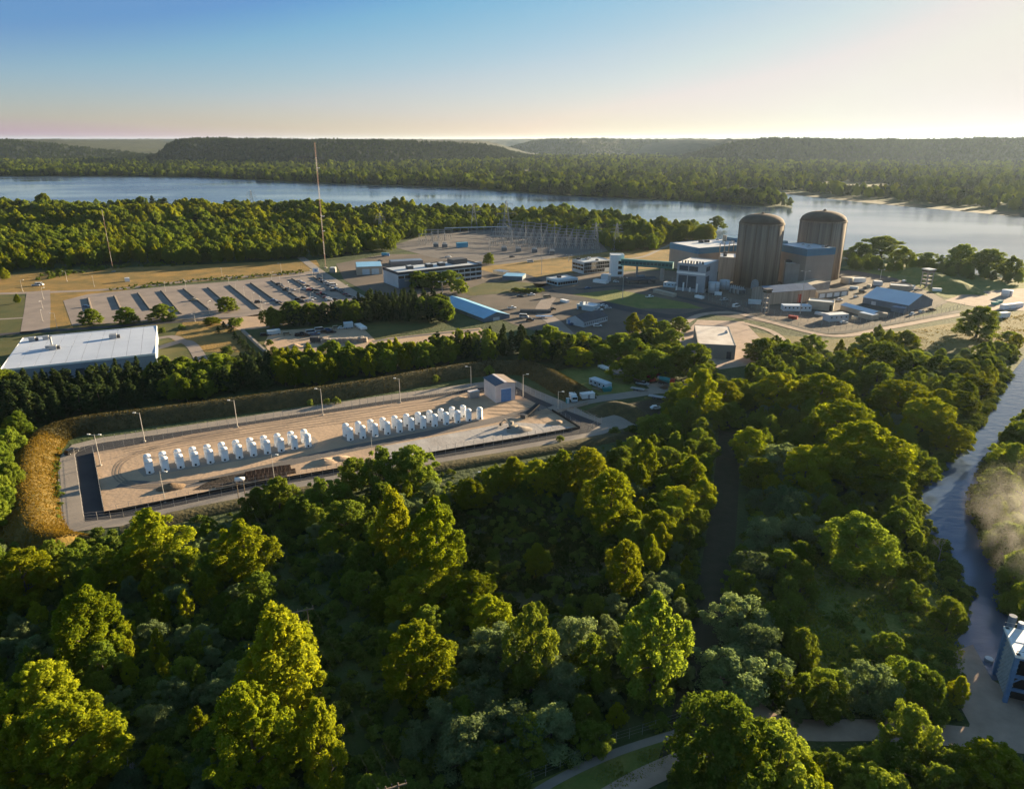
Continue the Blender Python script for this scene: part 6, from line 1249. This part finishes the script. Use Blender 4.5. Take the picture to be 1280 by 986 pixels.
for k in range(14): MB().box(3.0 + k * .62, 3.6 + k * .62, Y0 - 2.0, Y0 - .4, .3 + k * .62, .42 + k * .62).build('stair_tread', M_STEEL, o)
for y in (-2.1, -.35): MB().slab((3, Y0 + y, .2), (12, Y0 + y, 9.0), (12, Y0 + y + .08, 9.0), (3, Y0 + y + .08, .2), .35).build('stair_stringer', M_STEEL, o)
MB().box(-.5, XW, Y0 - .5, Y1 + .5, zn - .5, zn).build('fan_deck', M_WHITE, o)
for y in (Y0 - .45, Y1 + .4): MB().box(-.45, XW, y, y + .08, zn + .9, zn + 1.0).build('handrail', M_STEEL, o)
for k in range(10): MB().tube((-.4 + 1.7 * k, Y0 - .4, zn), (-.4 + 1.7 * k, Y0 - .4, zn + 1), .05, n=4).build('rail_post', M_STEEL, o)
MB().box(3.5, XW, Y0 + 1.5, Y1 - 1.0, zn, zn + 3.2).build('plenum', M_TBLUE, o); MB().box(3.3, XW, Y0 + 1.3, Y1 - .8, zn + 3.2, zn + 3.4).build('plenum_deck', M_WHITE, o); zn += 3.4
for k in range(2): MB().lathe([(4.2, zn), (3.6, zn + .8), (3.9, zn + 1.8), (3.7, zn + 1.8), (3.4, zn + .8)], 28, (11, Y0 + (Y1 - Y0) * (.3 + .45 * k))).build('fan_stack', M_BANDL, o, True)
zn -= 3.4
MB().tube((.8, Y1 + 1.2, 0), (.8, Y1 + 1.2, zn + 2.2), .7, n=14).build('riser_pipe', M_GREYWALL, o)
MB().tube((2.4, Y1 + 1.0, 0), (2.4, Y1 + 1.0, zn + 1.2), .6, n=12).build('riser_pipe', M_TBLUE, o)
tank('water_tank', 'small white float tank at the canal end', (1235.5, 826), .7, 822, M_BANDL)

# steam drifting over the far canal bank
sc_ = V(1300, 680, 14); STEAM_LOC, STEAM_SC = (sc_.x, sc_.y, 15), (11, 26, 19)
sm = bpy.data.materials.new('steam_vapour'); sm.use_nodes = True; n_, l_ = sm.node_tree.nodes, sm.node_tree.links; n_.clear()
so = n_.new('ShaderNodeOutputMaterial'); sv = n_.new('ShaderNodeVolumePrincipled'); stc = n_.new('ShaderNodeTexCoord'); sn = n_.new('ShaderNodeTexNoise')
sn.inputs['Scale'].default_value = .16; sn.inputs['Detail'].default_value = 5; sn.inputs['Distortion'].default_value = .6; l_.new(stc.outputs['Object'], sn.inputs['Vector'])
smr = n_.new('ShaderNodeMapRange'); smr.inputs['From Min'].default_value = .46; smr.inputs['From Max'].default_value = .66; smr.inputs['To Min'].default_value = 0; smr.inputs['To Max'].default_value = .028; l_.new(sn.outputs['Fac'], smr.inputs['Value'])
sgr = n_.new('ShaderNodeTexGradient'); sgr.gradient_type = 'SPHERICAL'; sgm = n_.new('ShaderNodeMapping'); sgm.inputs['Location'].default_value = STEAM_LOC; sgm.inputs['Scale'].default_value = STEAM_SC; sgm.vector_type = 'TEXTURE'
l_.new(stc.outputs['Object'], sgm.inputs[0]); l_.new(sgm.outputs[0], sgr.inputs[0]); smu = n_.new('ShaderNodeMath'); smu.operation = 'MULTIPLY'; l_.new(sgr.outputs['Fac'], smu.inputs[0]); l_.new(smr.outputs[0], smu.inputs[1])
l_.new(smu.outputs[0], sv.inputs['Density']); sv.inputs['Color'].default_value = (.95, .93, .9, 1); sv.inputs['Anisotropy'].default_value = .5; l_.new(sv.outputs[0], so.inputs['Volume'])
mb = MB(); nseg = 13
for k in range(nseg):
    a_ = math.pi * (k + .02) / (nseg - .96)
    for j in range(18):
        t = 2 * math.pi * j / 18; rr = math.sin(a_)
        mb.v.append((STEAM_LOC[0] + STEAM_SC[0] * rr * math.cos(t), STEAM_LOC[1] + STEAM_SC[1] * rr * math.sin(t), STEAM_LOC[2] - STEAM_SC[2] * math.cos(a_)))
for k in range(nseg - 1):
    for j in range(18): mb.f.append((k * 18 + j, k * 18 + (j + 1) % 18, (k + 1) * 18 + (j + 1) % 18, (k + 1) * 18 + j))
mb.f += [tuple(range(17, -1, -1)), tuple((nseg - 1) * 18 + j for j in range(18))]
tag(mb.build('steam', sm), 'pale steam drifting up past the trees on the far canal bank', kind='stuff')

# ---------------------------------------------------------------- which tree is which
LAND = [(60, 600, 'by the golden end of the berm'), (150, 690, 'in front of the pale end of the yard'), (300, 690, 'in front of the dug ground'), (100, 790, 'in the woods below the golden berm end'), (60, 920, 'in the darkest corner of the woods'),
 (330, 850, 'beside the near wooden power pole'), (230, 800, 'between the berm end and the near power pole'), (400, 660, 'at the top of the power line clearing'), (440, 600, 'in front of the casks and the low berm'), (520, 690, 'by the tall bright pair below the yard'), (480, 830, 'just past the power lines'), (420, 940, 'by the bottom of the power lines'),
 (600, 780, 'in the middle of the woods'), (560, 920, 'near the start of the wire fence'), (680, 610, 'along the low berm facing the woods'), (780, 610, 'below the corner of the yard'), (660, 700, 'in the dark scrubby clearing'), (780, 730, 'between the scrub clearing and the dark lane'), (820, 820, 'beside the lower dark lane'), (720, 890, 'above the wire fence'), (860, 640, 'beside the upper dark lane'),
 (880, 500, 'beyond the entry road end'), (840, 450, 'behind the mixer truck'), (780, 430, 'between the trailers and the dark roofed office'), (960, 430, 'beside the pale flat roofed store'), (960, 560, 'where the dark lane begins'), (960, 680, 'across the dark lane from the scrub'), (940, 800, 'along the lower lane by the clearing'), (1080, 680, 'at the head of the green clearing'), (1090, 770, 'inside the green clearing'), (1060, 850, 'between the clearing and the dirt road'), (1165, 840, 'beside the cooling tower pad'),
 (1080, 430, 'below the plant fence and dirt road'), (1010, 500, 'below the golden grass bank'), (1090, 540, 'in the sunlit thicket above the clearing'), (1190, 500, 'on the near canal bank below the shade tree'), (1170, 620, 'on the canal bank at its widest bend'), (1190, 720, 'on the canal bank above the pad'), (1260, 430, 'at the top of the canal'), (1250, 600, 'on the far canal bank'), (1250, 720, 'on the far canal bank beside the steam'),
 (920, 930, 'at the dirt road bend by the bottom'), (1080, 950, 'below the dirt road'), (1220, 950, 'below the cooling tower pad'), (1228, 405, 'alone on the golden grass by the canal'), (100, 470, 'in the belt below the white warehouse'), (270, 460, 'in the belt below the warehouse lawn'), (60, 510, 'behind the berm below the warehouse'), (250, 490, 'behind the berm left of the light masts'), (420, 460, 'in the belt below the sandy yard'), (560, 430, 'in the belt below the grass pitch'), (680, 430, 'in the belt behind the gabled yard building'), (400, 390, 'in the stand above the sandy yard'), (530, 385, 'in the stand beside the bright blue shed'),
 (545, 350, 'in front of the banded office block'), (611, 320, 'alone beside the small tan store'), (111, 390, 'below the car park, beside the warehouse roof'), (285, 410, 'on the warehouse lawn by the drain'), (230, 405, 'on the lawn behind the warehouse'), (1100, 310, 'on the river bank behind the guard tower'), (1230, 320, 'on the river bank at the water edge'), (890, 280, 'at the river end of the near woods'), (100, 310, 'in the woods behind the golden field'), (330, 310, 'in the woods behind the tall radio mast'), (650, 280, 'in the woods behind the switchyard'), (800, 295, 'in the woods behind the skybridge'), (410, 495, 'on the berm behind the casks'), (720, 540, 'beside the asphalt corner of the yard'), (25, 372, 'on the grass strip beside the side road')]
LOOK = {C_: 'bright yellow green cottonwood', O_: 'dark green broadleaf tree', W_: 'grey green willow', P_: 'dark green pine', S_: 'low round bush'}
named = {}
for o, kind, h, r in TROOTS:
    px, py, d = proj((o.location.x, o.location.y, h * .6))
    ph = min(LAND, key=lambda q: (q[0] - px) ** 2 + 1.6 * (q[1] - py) ** 2)[2]
    size = '' if kind == S_ else ('very tall ' if h > 16 else 'tall ' if h > 12 else 'small ' if h < 7.5 else '')
    named.setdefault((size + LOOK[kind], ph), []).append((px, o))
for (lk, ph), rows in named.items():
    rows.sort(key=lambda q: q[0]); n = len(rows)
    for i, (px, o) in enumerate(rows):
        suf = '' if n == 1 else f', {nth(i)} from left' if i < 20 else f', {nth(n - 1 - i)} from right'
        if len((lk + ' ' + ph + suf).split()) > 15: suf = suf.replace(' from ', ' from '); lk = lk.replace('bright yellow green', 'bright')
        if len((lk + ' ' + ph + suf).split()) > 15: ph = ph.replace(' by the bottom', '').replace(' beside the steam', ' by steam').replace('the ', '')
        o['label'] = f'{lk} {ph}' + ('' if n == 1 else f', {nth(i)} from left' if i < 20 else f', {nth(n - 1 - i)} from right')
        o['group'] = 'trees and bushes ' + ph; o['category'] = 'bush' if o.name.startswith('shrub') else 'tree'
scatter('undergrowth', 'low bushes and weeds covering the forest floor', und)

# ---------------------------------------------------------------- haze
hz = bpy.data.materials.new('haze_air'); hz.use_nodes = True; hn = hz.node_tree.nodes; hn.clear()
ho = hn.new('ShaderNodeOutputMaterial'); hv = hn.new('ShaderNodeVolumePrincipled')
hv.inputs['Color'].default_value = (0.62, 0.80, 1.0, 1); hv.inputs['Density'].default_value = 0.000019; hv.inputs['Anisotropy'].default_value = 0.4
hz.node_tree.links.new(hv.outputs[0], ho.inputs['Volume'])
tag(MB().box(-E - 100, E + 100, -3100, E + 7100, -4, 190).build('haze', hz), 'thin summer haze filling the valley', kind='stuff')
